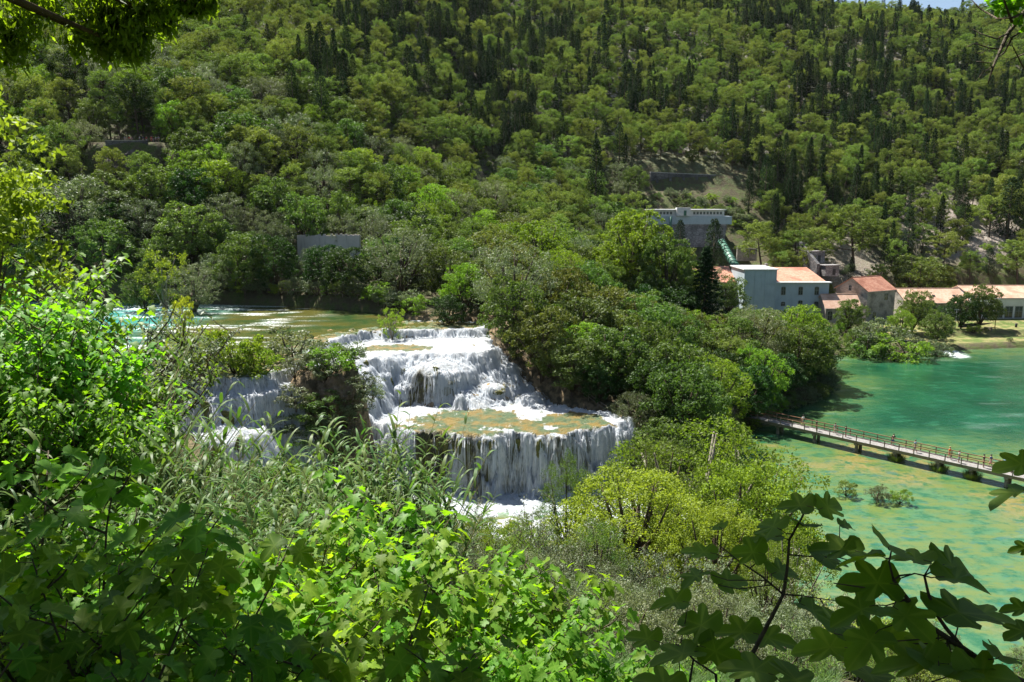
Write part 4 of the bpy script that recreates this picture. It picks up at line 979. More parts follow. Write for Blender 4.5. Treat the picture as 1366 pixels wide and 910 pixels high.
B['wood'] = plain_mat('weathered_wood', (.30, .25, .20), (.20, .16, .13), 4, .85, .15, .5, stretch=(.3, 3, 3)); B['rail'] = plain_mat('brown_rail_wood', (.22, .10, .05), (.14, .07, .04), 6, .75, .2); B['deck'] = plain_mat('grey_planks', (.27, .26, .25), (.16, .15, .14), 3, .85, .15, .5)
B['yellow'] = plain_mat('ochre_paint', (.40, .33, .10), None, 5, .6)

def roof_plane(b, p, t=.18):
    """slab under four eave-to-ridge corners"""
    b.prism([Vector(q) for q in p], (0, 0, -t)); return b
def window(parent, cx, y, z, w, h, arch=True, pane=B['glass'], frame=B['frame'], axis='x', side=-1, name='window', label=None):
    """frame standing proud of the wall with the pane set back inside it; side: direction the wall faces"""
    pts = []; n = 6; top = z + h / 2; 
    if arch:
        r = w / 2; pts = [(-r, -h / 2), (r, -h / 2), (r, h / 2 - r * .5)] + [(r * math.cos(math.pi * k / n), h / 2 - r * .5 + r * .5 * math.sin(math.pi * k / n)) for k in range(1, n)] + [(-r, h / 2 - r * .5)]
    else: pts = [(-w / 2, -h / 2), (w / 2, -h / 2), (w / 2, h / 2), (-w / 2, h / 2)]
    def P(a, c, d): return (cx + a, y + side * d, z + c) if axis == 'x' else (y + side * d, cx + a, z + c)
    f = MB(); s = 1 + .26 / w; q = [P(a * s, c * (1 + .26 / h), .0) for a, c in pts]; off = Vector(P(0, 0, .06)) - Vector(P(0, 0, 0))
    inner = [P(a, c, 0) for a, c in pts]; m_ = len(pts)
    for k in range(m_):
        j = (k + 1) % m_; f.prism([q[k], q[j], inner[j], inner[k]], off)
    fr = f.build(name, frame, parent)
    if label: fr['label'] = label
    g_ = MB(); g_.prism([P(a * .98, c * .98, .012) for a, c in pts], off * .2); pn = g_.build('pane', pane, fr)
    b_ = MB(); o0 = P(-.03, -h / 2, .03)
    b_.box(P(0, 0, .04), (.06, .04, h * .9) if axis == 'x' else (.04, .06, h * .9)); b_.box(P(0, h * .08, .04), (w * .92, .04, .06) if axis == 'x' else (.04, w * .92, .06)); b_.build('glazing_bar', frame, fr)
    return fr
def gable_house(name, label, w, d, he, hr, wall, tile, loc, rz, base=2.0, cat='building'):
    """ridge along local x; w along x, d along y"""
    t = empty(name, loc, rz); tag(t, label, cat)
    b = MB(); hw, hd = w / 2, d / 2
    b.prism([(-hw, -hd, -base), (-hw, hd, -base), (-hw, hd, he), (-hw, 0, hr), (-hw, -hd, he)], (w, 0, 0)); b.build('wall', wall, t)
    r = MB(); o = .35; k = (hr - he) / hd
    for s in (-1, 1): roof_plane(r, [(-hw - .25, s * (hd + o), he - k * o + .16), (hw + .25, s * (hd + o), he - k * o + .16), (hw + .25, 0, hr + .16), (-hw - .25, 0, hr + .16)], .14)
    rf = r.build('roof', tile, t)
    c = MB(); c.tube([(-hw - .25, 0, hr + .18), (hw + .25, 0, hr + .18)], .13, 6); c.build('ridge_cap', tile, rf)
    g_ = MB()
    for s in (-1, 1): g_.box((0, s * (hd + o + .06), he - k * o + .02), (w + .5, .12, .12))
    g_.build('gutter', B['concrete'], rf)
    return t
# blue-grey powerhouse by the lake
Yb = 222.0; zb = -33.3
bx0, bx1 = Xu(1034, Yb, -28), Xu(1104.5, Yb, -28); tx0, tx1 = Xu(991, 220, -26), Xu(1034, 220, -26)
t = empty('powerhouse', ((tx0 + bx1) / 2, Yb, zb)); tag(t, 'large blue-grey powerhouse with tower block and red tiled roofs beside the lake', 'building')
ox, oy, oz = t.location
def L(x, y, z): return (x - ox, y - oy, z - oz)
eave = Zv(377.5, Yb); ridge = Zv(356.5, Yb + 11)
b = MB(); x0, y0, z0 = L(bx0 + .02, Yb, zb - 2); x1, y1, z1 = L(bx1, Yb + 22, eave)
b.prism([(x1, y0, z0), (x1, y1, z0), (x1, y1, z1), (x1, y0, z1)], (x0 - x1, 0, 0)); b.build('main_wall', B['blue'], t)
r_ = MB(); zr = ridge - oz
roof_plane(r_, [(x0, .9, z1 + .35), (x1 - .6, .9, z1 + .35), (x1 - 2.6, 11, zr), (x0, 11, zr)]); roof_plane(r_, [(x0, 22, z1 + .35), (x1 - .6, 22, z1 + .35), (x1 - 2.6, 11, zr), (x0, 11, zr)]); r_.poly([(x1 - .6, .9, z1 + .35), (x1 - .6, 22, z1 + .35), (x1 - 2.6, 11, zr)])
rf = r_.build('roof', B['tile'], t)
c_ = MB(); c_.box((x0 + .4, 11, zr + .5), (.7, .7, 1.3)); c_.build('chimney', B['concrete'], rf)
b = MB(); b.box(((x0 + x1) / 2 + .2, .3, z1 + .14), (x1 - x0 + .6, 1.9, .26)); b.build('ledge', B['ledge'], t)
ttop = Zv(360, 220); b = MB(); a0 = L(tx0, 219.6, zb - 2); a1 = L(tx1, 233, ttop)
b.box(((a0[0] + a1[0]) / 2, (a0[1] + a1[1]) / 2, (a0[2] + a1[2]) / 2), (a1[0] - a0[0], a1[1] - a0[1], a1[2] - a0[2])); tw = b.build('tower', B['blue'], t)
b = MB(); b.box(((a0[0] + a1[0]) / 2, (a0[1] + a1[1]) / 2, a1[2] + .13), (a1[0] - a0[0] + .7, a1[1] - a0[1] + .7, .26)); b.build('flat_roof', B['ledge'], tw)
b = MB()
for k in range(4): xx = a0[0] + .1 + (a1[0] - a0[0] - .2) * (k / 3 if k else 0.0); b.box((a0[0] + .12 + (a1[0] - a0[0] - .24) * k / 3, a0[1] - .06, (a0[2] + a1[2]) / 2), (.22, .12, a1[2] - a0[2]))
for k in range(4): b.box(((a0[0] + a1[0]) / 2, a0[1] - .05, a1[2] - .2 - 3.6 * k), (a1[0] - a0[0] - .05, .09, .2))
b.build('facade_ribs', B['blue'], tw)
b = MB(); b.box((a0[0] - .06, a0[1] + 3.2, a1[2] - 6), (.1, 1.3, 2.6)); b.build('side_window', B['glass'], tw)
# left wing
wx0 = Xu(930, 228, -24); b = MB(); w0 = L(wx0, 227, zb - 2); we = Zv(377, 227) - oz; wr = Zv(355, 236) - oz
b.prism([(w0[0], w0[1], w0[2]), (w0[0], w0[1] + 18, w0[2]), (w0[0], w0[1] + 18, we), (w0[0], w0[1] + 9, wr - .2), (w0[0], w0[1], we)], (a0[0] - w0[0] - .02, 0, 0)); wg = b.build('wing_wall', B['lilac'], t)
b = MB(); roof_plane(b, [(w0[0] - .3, w0[1] - .4, we + .1), (a0[0] - .03, w0[1] - .4, we + .1), (a0[0] - .03, w0[1] + 9, wr), (w0[0] - .3, w0[1] + 9, wr)]); roof_plane(b, [(w0[0] - .3, w0[1] + 18.4, we + .1), (a0[0] - .03, w0[1] + 18.4, we + .1), (a0[0] - .03, w0[1] + 9, wr), (w0[0] - .3, w0[1] + 9, wr)]); b.build('wing_roof', B['tile'], t)
b = MB()
for k in range(12): b.box((a0[0] - .75, w0[1] - .35, we - 1.5 - .55 * k), (1.0, .5, .06))
for s in (-1.3, -.2): b.tube([(a0[0] + s, w0[1] - .5, we - .6), (a0[0] + s, w0[1] - .5, we - 9)], .05, 5)
b.build('stair_ladder', B['metal'], wg)
for u_, v_, w_, h_ in [(1045, 388, 1.15, 2.3), (1068, 388, 1.15, 2.3), (1089.5, 388, 1.15, 2.3), (1044.5, 405.5, 1.1, 1.15), (1067.5, 406, 1.15, 2.2), (1088.5, 408, 1.15, 2.4), (1045, 424, 1.1, 1.1)]:
    zc = Zv(v_, Yb); xc = Xu(u_, Yb, zc); p = L(xc, Yb, zc); window(t, p[0], -.005, p[2], w_, h_, pane=B['glass'])
# stone house with a gable
p = (102.3, 226.0); e_ = Zv(388.5, 220)
sh = gable_house('stone_house', 'rough stone house with red tiled gable roof between powerhouse and long hall', 11.5, 11.0, e_ + 33.4, e_ + 33.4 + 3.3, B['stone'], B['tile_old'], (p[0], p[1] + 1, -33.4), R(27))
window(sh, 2.0, -5.5, (e_ + 33.4) - 1.9, 1.5, 1.9, False)
window(sh, .5, -5.75, (e_ + 33.4) + .4, .9, 1.5, True, axis='y')
window(sh, -2.4, -5.5, 2.0, 1.3, 1.8, True)
# low tiled house
x0_, x1_ = Xu(1099, 218, -29), Xu(1146, 218, -29)
lh = gable_house('low_house', 'small low house with pale tiled roof against the powerhouse', x1_ - x0_, 8, Zv(410.5, 217) + 33.4, Zv(393, 221) + 33.4, B['stone'], B['tile_pale'], ((x0_ + x1_) / 2, 220.6, -33.4), 0)
window(lh, Xu(1107, 216.6, -31) - (x0_ + x1_) / 2, -4.0, 2.3, 1.3, 2.6, True)
window(lh, 2.2, -4.0, 2.4, 1.1, 1.9, True)
# long hall
def long_hall(name, label, u0, u1, Yf, v_eave, v_ridge, d, wall, tile, rz):
    e = Zv(v_eave, Yf); rg = Zv(v_ridge, Yf + d / 2); x0 = Xu(u0, Yf, e); x1 = Xu(u1, Yf, e)
    return gable_house(name, label, x1 - x0, d, e + 33.3, rg + 33.3, wall, tile, ((x0 + x1) / 2, Yf + d / 2, -33.3), rz), x0, x1, e
hall, hx0, hx1, he_ = long_hall('long_hall', 'long stone hall with faded orange tiled roof behind the garden trees', 1208, 1294, 224.5, 404, 385.5, 13, B['stone'], B['tile_pale'], R(2))
for k in range(4): window(hall, -7.5 + k * 5, -6.5, 2.6, 1.5, 2.2, True)
b = MB()
for i in range(3):
    for x_ in (-6 + i * 6,): b.box((x_, -3.6, (he_ + 33.3) + 1.75), (.7, .5, .3), Euler((R(24), 0, 0)).to_matrix())
b.build('skylight', B['metal'], [c for c in hall.children if c.name.startswith('roof')][0])
gl, gx0, gx1, ge_ = long_hall('glazed_hall', 'white hall with tall dark windows and pale tiled roof at the right edge', 1296, 1450, 226, 397.5, 381.5, 16, B['white'], B['tile_pale'], R(2))
hw_ = (gx1 - gx0) / 2; eh = ge_ + 33.3
for k in range(9):
    x_ = -hw_ + 5.0 + k * 2.9
    window(gl, x_, -8.0, eh - 4.1, 2.15, 3.3, False)
b = MB(); b.box((0, -8.06, eh - 1.2), (2 * hw_, .1, 1.6)); b.build('fascia', B['white'], gl)
window(gl, 0, -hw_, eh + .6, 1.3, 1.3, True, axis='y')

# upper powerhouse on its rough stone base
Yu = 268.0; ux0, ux1 = Xu(866, Yu, -6), Xu(966, Yu, -6); zt = Zv(280.5, Yu); zw = Zv(288, Yu); zs = Zv(297.5, Yu); zg = Zv(333, Yu)
t = empty('upper_powerhouse', ((ux0 + ux1) / 2, Yu, zg)); tag(t, 'white upper building with a long row of small windows on a rough stone base', 'building'); ox, oy, oz = t.location
b = MB(); b.box((0, 4.6, (zt + zs) / 2 - oz), (ux1 - ux0, 8.8, zt - zs)); b.build('upper_wall', B['white'], t)
b = MB(); b.box((.1, 4.4, zt - oz + .14), (ux1 - ux0 + .7, 9.9, .28)); b.build('flat_roof', B['ledge'], t)
b = MB(); b.box((1.2, 2.7, (zw + zs) / 2 - oz - .3), (ux1 - ux0 + 2.6, 6.2, zw - zs + .3)); b.build('lower_band', B['blue'], t)
b = MB(); w_ = ux1 - ux0 + 1.6
b.prism([(-w_ / 2, -.9, zg - oz - 9), (w_ / 2 - 1.8, -.9, zg - oz - 9), (w_ / 2 + .2, -.1, zs - oz), (-w_ / 2, -.1, zs - oz)], (0, 9, 0)); b.build('stone_base', B['rough'], t)
b = MB(); b.box((Xu(911, Yu, zt) - ox, -.2, (Zv(277, Yu) + zw) / 2 - oz), (4.6, 2.2, Zv(277, Yu) - zw)); pc = b.build('porch', B['white'], t)
b = MB(); b.box((Xu(913, Yu, zt) - ox, -1.34, zw - oz + .95), (.9, .08, 1.7)); b.build('door', B['green'], pc)
for k in range(22):
    u_ = 868.5 + k * 4.45
    if 899 < u_ < 923: continue
    zc = Zv(284.3, Yu); p = Xu(u_, Yu, zc) - ox; window(t, p, .2, zc - oz, .55, .75, False)
b = MB(); b.tube([(Xu(893, Yu, -9) - ox, -1.6, Zv(289, Yu) - oz), (Xu(893, Yu, -9) - ox, -1.6, Zv(318, Yu) - oz)], .42, 8); b.build('standing_pipe', B['green'], t)
b = MB(); b.box((Xu(880, Yu, -4) - ox, 4, zt - oz + 1.2), (.08, .08, 1.9)); b.box((Xu(880, Yu, -4) - ox, 4, zt - oz + 2.1), (.7, .08, .08)); b.build('roof_mast', B['metal'], t)
# penstock
P0 = Vector((Xu(962, 262, -14), 262, Zv(324, 262) + .3)); P1 = Vector((Xu(981, 236, -19), 235, Zv(358, 235)))
t = empty('penstock', P0); tag(t, 'thick ribbed green penstock pipe running down to the powerhouse', 'pipe')
b = MB(); b.tube([(0, 0, 0), tuple(P1 - P0)], 1.15, 14); b.build('pipe', B['green'], t)
for k in range(9):
    a = (P1 - P0) * ((k + .5) / 9); n_ = (P1 - P0).normalized(); b = MB(); b.tube([a - n_ * .3, a + n_ * .3], 1.35, 14); b.build('collar', B['green'], t)
# retaining walls, terrace wall, ruins
def wall(label, u0, v0, u1, v1, vb, Y0, Y1, mat, thick=1.0, name='retaining_wall', cope=True, buttress=0):
    a = Vector((Xu(u0, Y0, Zv(v0, Y0)), Y0, Zv(v0, Y0))); c = Vector((Xu(u1, Y1, Zv(v1, Y1)), Y1, Zv(v1, Y1))); hgt = a.z - Zv(vb, Y0)
    t = empty(name, (a.x, a.y, a.z - hgt)); tag(t, label, 'wall'); d = c - a; d2 = Vector((d.x, d.y, 0)); n_ = Vector((-d2.y, d2.x, 0)).normalized() * thick
    b = MB(); b.prism([(0, 0, -2), (d.x, d.y, -2), (d.x, d.y, hgt + d.z), (0, 0, hgt)], n_); b.build('masonry', mat, t)
    if cope: b = MB(); b.prism([(0, 0, hgt + .003), (d.x, d.y, hgt + d.z + .003), (d.x, d.y, hgt + d.z + .22), (0, 0, hgt + .22)], n_ * 1.15); b.build('coping', B['concrete'], t)
    for k in range(buttress):
        f = (k + .5) / buttress; p = d * f; b = MB(); b.box((p.x - n_.x * .15, p.y - n_.y * .15 - .2, hgt / 2 + p.z - .5), (.9, .8, hgt + .6)); b.build('buttress', mat, t)
    return t
wall('high dark retaining wall above the upper powerhouse', 868, 230, 955, 234, 250, 300, 303, B['dark_stone'], 1.2, buttress=5)
wall('mossy terrace wall seen through the pines above the middle wood', 560, 214, 740, 217, 228, 297, 299, B['dark_stone'], 1.0)
wall('terrace wall end between the cypresses', 742, 218, 812, 222, 234, 299, 301, B['dark_stone'], 1.0)
wall('low pale parapet on the terrace road', 618, 209, 690, 212, 215, 304, 305, B['concrete'], .4, cope=False, name='parapet')
wall('grey wall beside the penstock', 984, 331, 1010, 333, 340, 258, 259, B['stone'], .8)
wall('slanting ruined wall climbing the slope behind the powerhouse', 1066, 322, 1090, 352, 360, 256, 240, B['dark_stone'], .9, name='ruined_wall', cope=False)
wall('long garden wall along the lake shore under the lower lawn', 1176, 456, 1500, 452, 464, 192, 228, B['dark_stone'], .6, name='garden_wall')
wall('low garden step wall between the two lawns', 1190, 443, 1500, 438, 448, 204.5, 240, B['dark_stone'], .5, name='garden_wall')
wall('low wall in front of the glazed hall', 1280, 432, 1500, 429, 434, 214, 240, B['dark_stone'], .4, name='garden_wall', cope=False)
t = wall('pale weathered plaster wall standing above the trees of the far bank', 396, 316, 479, 314, 345, 176, 172, B['ruin'], .7, name='ruined_wall', cope=False)
b = MB(); x_ = 0; a_ = Vector((Xu(479, 172, Zv(314, 172)) - Xu(396, 176, Zv(316, 176)), -4, 0)); n_w = 26
for k in range(n_w):
    q0 = a_ * (k / n_w); q1 = a_ * ((k + 1) / n_w); hh_ = random.choice([.1, .2, .35, .5, .45]); hb_ = Zv(316, 176) - Zv(345, 176) + (Zv(314, 172) - Zv(316, 176)) * k / n_w
    b.prism([q0 + Vector((0, .1, hb_ + .01)), q1 + Vector((0, .1, hb_ + .01)), q1 + Vector((0, .1, hb_ + hh_)), q0 + Vector((0, .1, hb_ + hh_ * .9))], (0, .5, 0))
b.build('broken_crest', B['ruin'], t)
b = MB()
for k in range(3): b.box((3.5 + k * 4.0, -.18, 2.4), (.35, .4, 4.4))
b.build('pilaster', B['ruin'], t)
t = empty('ruined_pillar', (Xu(466, 181, 0), 181, Zv(312, 181))); tag(t, 'square stone pillar rising behind the pale ruined wall', 'pillar')
b = MB(); b.box((0, 0, -1.5), (1.4, 1.2, 8.5), taper=.9); b.build('shaft', B['stone'], t); b = MB(); b.box((0, 0, 2.9), (1.7, 1.5, .3)); b.build('cap', B['stone'], t)
for lab, u_, v_, Y_, s_ in (('small roofless stone hut on the slope behind the stone house', 1106, 356, 244, 1.0), ('little ruined stone room beside the slanting wall', 1086, 338, 250, 1.1)):
    z_ = Zv(v_ + 5, Y_); t = empty('ruined_hut', (Xu(u_, Y_, z_), Y_, z_), .2); tag(t, lab, 'ruin'); b = MB()
    b.box((0, 0, 0), (4.6 * s_, 3.4 * s_, 3.2 * s_)); b.build('wall', B['rough'], t); b = MB(); b.box((0, 0, 1.74 * s_), (5.2 * s_, 4 * s_, .22)); b.build('roof_slab', B['rough'], t)
    b = MB(); b.box((.6, -1.72 * s_, -.3), (1.0, .06, 1.9)); b.build('doorway', B['metal'], t)
# lookout parapet
t = empty('lookout_wall', (-93, 195.4, 13.8)); tag(t, 'low stone parapet of the lookout under the dark pine', 'wall')
b = MB(); b.box((0, 0, .0), (10, .6, 1.6)); b.build('masonry', B['dark_stone'], t); b = MB(); b.box((0, -.02, .86), (10.2, .7, .12)); b.build('coping', B['stone'], t)
# rocky cliff below the lookout
def crag(label, c, s, seed):
    bm = bmesh.new(); bmesh.ops.create_icosphere(bm, subdivisions=5, radius=1)
    co = np.array([v.co for v in bm.verts]); n_ = fbm(co[:, 0] * 2 + seed, co[:, 1] * 2, co[:, 2] * 2, seed=seed, octaves=5); k_ = np.floor(fbm(co[:, 0] * 1.3, co[:, 1] * 1.3, co[:, 2] * 4, seed=seed + 3) * 6) / 6
    for v, a_, b_ in zip(bm.verts, n_, k_): v.co = v.co * (1 + .35 * a_ + .15 * b_); v.co = Vector((v.co.x * s[0], v.co.y * s[1], v.co.z * s[2]))
    me = bpy.data.meshes.new('rock'); bm.to_mesh(me); bm.free(); me.materials.append(M_ROCK); o = link('rock', me); o.location = c; tag(o, label, 'rock'); return o
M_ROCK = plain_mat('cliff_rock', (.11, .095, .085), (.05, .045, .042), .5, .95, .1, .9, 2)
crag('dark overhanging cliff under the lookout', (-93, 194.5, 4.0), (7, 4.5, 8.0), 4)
M_TUFA = plain_mat('tufa_rock', (.16, .12, .08), (.07, .055, .035), .9, .95, .1, .9, 3)
MOSS = plain_mat('wet_moss', (.06, .075, .018), (.13, .12, .03), 2.5, .8, .3, 1, 8); OCHRE = plain_mat('ochre_travertine', (.34, .22, .09), (.18, .13, .05), 1.5, .8, .2, .8, 6)
def casc_hit(u, v):
    d = ray(u, v); zz = np.arange(80, 140, .25); hh = casc_z(d.x * zz, d.y * zz) - d.z * zz; k = np.argmax(hh > 0); p = d * zz[k]; return p
def mound(u, v, s, mat, label, cat, name, group=None, seed=1, up=-.12):
    p = casc_hit(u, v); bm = bmesh.new(); bmesh.ops.create_icosphere(bm, subdivisions=4, radius=1); co = np.array([q.co for q in bm.verts]); n_ = fbm(co[:, 0] * 2 + seed, co[:, 1] * 2, co[:, 2] * 1.2, seed=seed, octaves=4)
    for q, a_ in zip(bm.verts, n_): q.co = q.co * (1 + .45 * a_); q.co = Vector((q.co.x * s[0] * 1.35, q.co.y * s[1], q.co.z * s[2])); 
    for f_ in bm.faces: f_.smooth = True
    me = bpy.data.meshes.new(name); bm.to_mesh(me); bm.free(); me.materials.append(mat); o = link(name, me); o.location = p + Vector((0, s[1] * .45, -s[2] * .4 + up)); tag(o, label, cat, group)
for i, (u, v, a_, h_) in enumerate([(581, 493, .45, .8), (572, 500, .35, .6), (576, 514, .8, 1.1), (592, 520, .8, .9), (606, 524, .8, .7), (614, 526, .5, .7), (536, 500, .55, 1.3), (520, 510, .4, 1.2), (488, 488, .35, 1.3), (600, 508, .6, .5)]):
    mound(u, v, (a_, .5, h_), MOSS, 'mossy green hummock in the white water of the dome shaped fall', 'moss hummock', 'moss_hummock', 'moss hummocks on the upper fall', i)
for i, (u, v, a_) in enumerate([(636, 508, .5), (640, 517, .7), (652, 514, .5), (660, 522, .9), (634, 528, .5), (655, 532, .6), (668, 520, .5), (645, 504, .4), (672, 530, .5)]):
    mound(u, v, (a_, .6, .45), OCHRE if i % 3 else MOSS, 'ochre rock sticking out of the rapids right of the dome shaped fall', 'rock', 'rock', 'ochre rocks in the rapids', 20 + i)
for i, u in enumerate([566, 576, 586, 597, 604, 614, 622, 657, 690, 640, 720]):
    mound(u, 592 + (i % 3), (.42 + .12 * (i % 2), .45, .9 + .4 * (i % 3)), MOSS, 'mossy knob on the lip of the main fall', 'moss hummock', 'moss_hummock', 'moss knobs along the lip of the main fall', 40 + i)
for i, (u, v, a_, h_) in enumerate([(268, 548, .9, 1.6), (300, 560, .7, 1.5), (255, 530, .7, .7), (284, 600, .8, .9), (335, 560, .4, 1.5), (238, 540, .5, 1.2), (318, 590, .5, 1.2)]):
    mound(u, v, (a_, .7, h_), MOSS, 'mossy rock hump in the left fall', 'moss hummock', 'moss_hummock', 'moss humps in the left fall', 60 + i)
for i, (u, v) in enumerate([(440, 441), (470, 440), (497, 444), (510, 446), (545, 448), (556, 450), (420, 452)]):
    mound(u, v, (.5, .4, .5), MOSS if i % 2 else OCHRE, 'mossy stone at the top step of the falls', 'moss hummock', 'moss_hummock', 'stones on the top step', 80 + i)
kn = crag('brown tufa rock under the bushes of the knoll beside the main cascade', (-21.5, 92.6, -23.8), (2.4, 1.5, 2.8), 9); kn.data.materials[0] = M_TUFA

# street furniture on the lawns
for lab, u_, v_, h_ in (('ochre lamp post in front of the glazed hall', 1327, 427, 8.2), ('slim lamp post near the long hall', 1274, 424, 5.5)):
    Y_ = 212 if u_ > 1300 else 210; z_ = g(Xu(u_, Y_, -33), Y_); x_ = Xu(u_, Y_, z_); t = empty('lamp_post', (x_, Y_, z_)); tag(t, lab, 'lamp post')
    b = MB(); b.tube([(0, 0, -.2), (0, 0, h_)], [.12, .07], 8); b.build('post', B['yellow'] if u_ > 1300 else B['ledge'], t); b = MB(); b.box((0, 0, h_), (1.5, .12, .1)); b.box((-.6, 0, h_ - .12), (.4, .25, .14)); b.box((.6, 0, h_ - .12), (.4, .25, .14)); b.build('lamp_head', B['ledge'], t)
for lab, u_ in (('wooden picnic table under the dome shaped tree', 1300), ('wooden picnic table on the lawn by the lamp post', 1318)):
    Y_ = 209; z_ = g(Xu(u_, Y_, -33.8), Y_); t = empty('picnic_table', (Xu(u_, Y_, z_), Y_, z_)); tag(t, lab, 'table')
    b = MB(); b.box((0, 0, .75), (1.9, .8, .06)); b.build('tabletop', B['wood'], t)
    for s in (-1, 1):
        b = MB(); b.box((0, s * .7, .45), (1.9, .28, .05)); b.build('seat', B['wood'], t); b = MB(); b.box((s * .7, 0, .36), (.08, 1.3, .72)); b.build('leg', B['wood'], t)
t = empty('litter_bin', (Xu(1355.5, 214, -33.5), 214, g(Xu(1355.5, 214, -33.5), 214))); tag(t, 'small dark bin standing on the lawn at the right edge', 'bin'); b = MB(); b.tube([(0, 0, 0), (0, 0, 1.0)], [.28, .32], 10); b.build('barrel', B['metal'], t); b = MB(); b.tube([(0, 0, 1.0), (0, 0, 1.08)], [.35, .3], 10); b.build('lid', B['metal'], t)

# ------------------------------------------------------------------ footbridge
DZ = -34.25
A = at_level(972, 548, DZ); E = at_level(1366, 635, DZ); dv = (E - A); Lb = dv.length * 1.45; dirn = dv.normalized(); nrm = Vector((-dirn.y, dirn.x, 0))
yaw = math.atan2(dirn.y, dirn.x); A0 = A - dirn * 5; Lb += 5
t = empty('footbridge', A0, yaw); tag(t, 'long wooden footbridge with rails crossing the lake on concrete piers', 'bridge')
b = MB(); k = 0; x_ = 0
while x_ < Lb: b.box((x_ + .1, random.uniform(-.02, .02), 0), (.185, 2.3, .06)); x_ += .2
b.build('deck', B['deck'], t)
for s in (-1, 1): b = MB(); b.box((Lb / 2, s * .95, -.24), (Lb, .2, .4)); b.build('beam', B['wood'], t)
for s in (-1, 1):
    b = MB()
    for zz_ in (1.02, .58): b.box((Lb / 2, s * 1.12, zz_), (Lb, .07 if zz_ < 1 else .13, .08))
    rl = b.build('railing', B['rail'], t); pb = MB(); pb.box((0, s * 1.2, .38), (.11, .11, 1.32)); pm = pb.mesh('post', B['wood'])
    n_ = int(Lb / 2.0)
    for k in range(n_): o = link('post', pm, rl); o.location = (1 + k * 2.0, 0, 0)
def bridge_x(u):
    lo, hi = 0, Lb
    for _ in range(40):
        m_ = (lo + hi) / 2; q = A0 + dirn * m_
        if project(q.x, q.y, DZ)[0] < u: lo = m_
        else: hi = m_
    return lo
MPIER = plain_mat('pier_concrete', (.27, .24, .19), (.15, .13, .09), 1.5, .9)
for i, u_ in enumerate((1000, 1041, 1090, 1146, 1198, 1255, 1299, 1346, 1400, 1460)):
    x_ = bridge_x(u_); b = MB(); b.box((x_, 0, -.55), (.45, 2.3, .26))
    for s in (-.65, .65): b.tube([(x_, s, -.6), (x_, s, -3.4)], [.24, .26], 10)
    pr = b.build('pier', MPIER, t)
    if 1150 < u_ < 1320:
        q = A0 + dirn * x_ + nrm * -.3
        r = np.random.default_rng(i); n_ = 500; th = r.random(n_) * 6.28; rd = r.random(n_) ** .5 * .9
        C = np.stack([np.cos(th) * rd * 1.3, np.sin(th) * rd * 1.3, r.random(n_) * .25], 1); tip = C + np.stack([np.cos(th) * .35, np.sin(th) * .35, .5 + .5 * r.random(n_)], 1); sd = np.stack([-np.sin(th), np.cos(th), th * 0], 1) * .03
        V = np.stack([C - sd, C + sd, tip], 1).reshape(-1, 3); me = mesh_np('grass', V, np.arange(n_ * 3).reshape(n_, 3), M['oak'], False, [('var', 'FACE', r.random(n_))])
        et = empty('grass_tuft', (q.x, q.y, LOW - .02)); tag(et, {1198: 'thin grass tuft at the fourth bridge pier', 1255: 'dark round grass tuft at the foot of a bridge pier, left of two', 1299: 'dark round grass tuft at the foot of a bridge pier, right of two'}[u_], 'grass tuft')
        link('blades', me, et)

def fence(label, pts, every=1.8, h=1.05, name='wooden_fence'):
    pts = [Vector((x, y, g(x, y))) for x, y in pts]; t = empty(name, pts[0]); tag(t, label, 'fence'); o = pts[0]; P = []
    for a, c in zip(pts, pts[1:]):
        n_ = max(1, int((c - a).length / every))
        for k in range(n_): q = a.lerp(c, k / n_); P.append(Vector((q.x, q.y, g(q.x, q.y))) - o)
    P.append(pts[-1] - o); pb = MB(); pb.box((0, 0, h / 2 - .1), (.11, .11, h + .2)); pm = pb.mesh('post', B['wood'])
    for p in P: q = link('post', pm, t); q.location = p
    for zz_ in (h, h * .55): b = MB(); b.tube([p + Vector((0, 0, zz_)) for p in P], .05, 5); b.build('rail', B['wood'], t)
fence('wooden railing of the path beside the right bank of the falls', [(2.5, 123), (4.5, 118.5), (8.5, 113), (13.5, 107.5), (18, 104)])
fence('wooden railing on the far bank above the still green water', [(-50, 161.5), (-40, 158.8), (-27, 151), (-17.5, 141.5), (-9, 139)])

# ------------------------------------------------------------------ people
SK = plain_mat('skin', (.45, .27, .19), (.40, .24, .17), 8, .6, .3, 0); 
CL = {n: plain_mat(n + '_cloth', c, [v * .8 for v in c], 10, .9, .1, .2) for n, c in {'white': (.7, .7, .68), 'black': (.02, .02, .025), 'red': (.55, .05, .03), 'blue': (.05, .09, .22), 'grey': (.25, .25, .26), 'orange': (.65, .20, .05), 'sky': (.25, .38, .5), 'pink': (.55, .25, .28), 'olive': (.12, .13, .06)}.items()}
HR = {n: plain_mat(n + '_hair', c, None, 20, .6, .3, .2) for n, c in {'dark': (.02, .015, .01), 'brown': (.10, .06, .03), 'fair': (.35, .25, .12)}.items()}
def skin_mesh(name, verts, edges, radii, mat, level=1):
    me = bpy.data.meshes.new(name); me.from_pydata(verts, edges, []); o = bpy.data.objects.new(name, me); COL.objects.link(o)
    m1 = o.modifiers.new('s', 'SKIN'); m1.use_smooth_shade = True; m2 = o.modifiers.new('b', 'SUBSURF'); m2.levels = level; m2.render_levels = level
    for sv, r in zip(me.skin_vertices[0].data, radii): sv.radius = (r, r)
    me.skin_vertices[0].data[0].use_root = True
    dg = bpy.context.evaluated_depsgraph_get(); dg.update(); ev = bpy.data.meshes.new_from_object(o.evaluated_get(dg)); ev.name = name
    bpy.data.objects.remove(o); ev.materials.clear(); ev.materials.append(mat); return ev
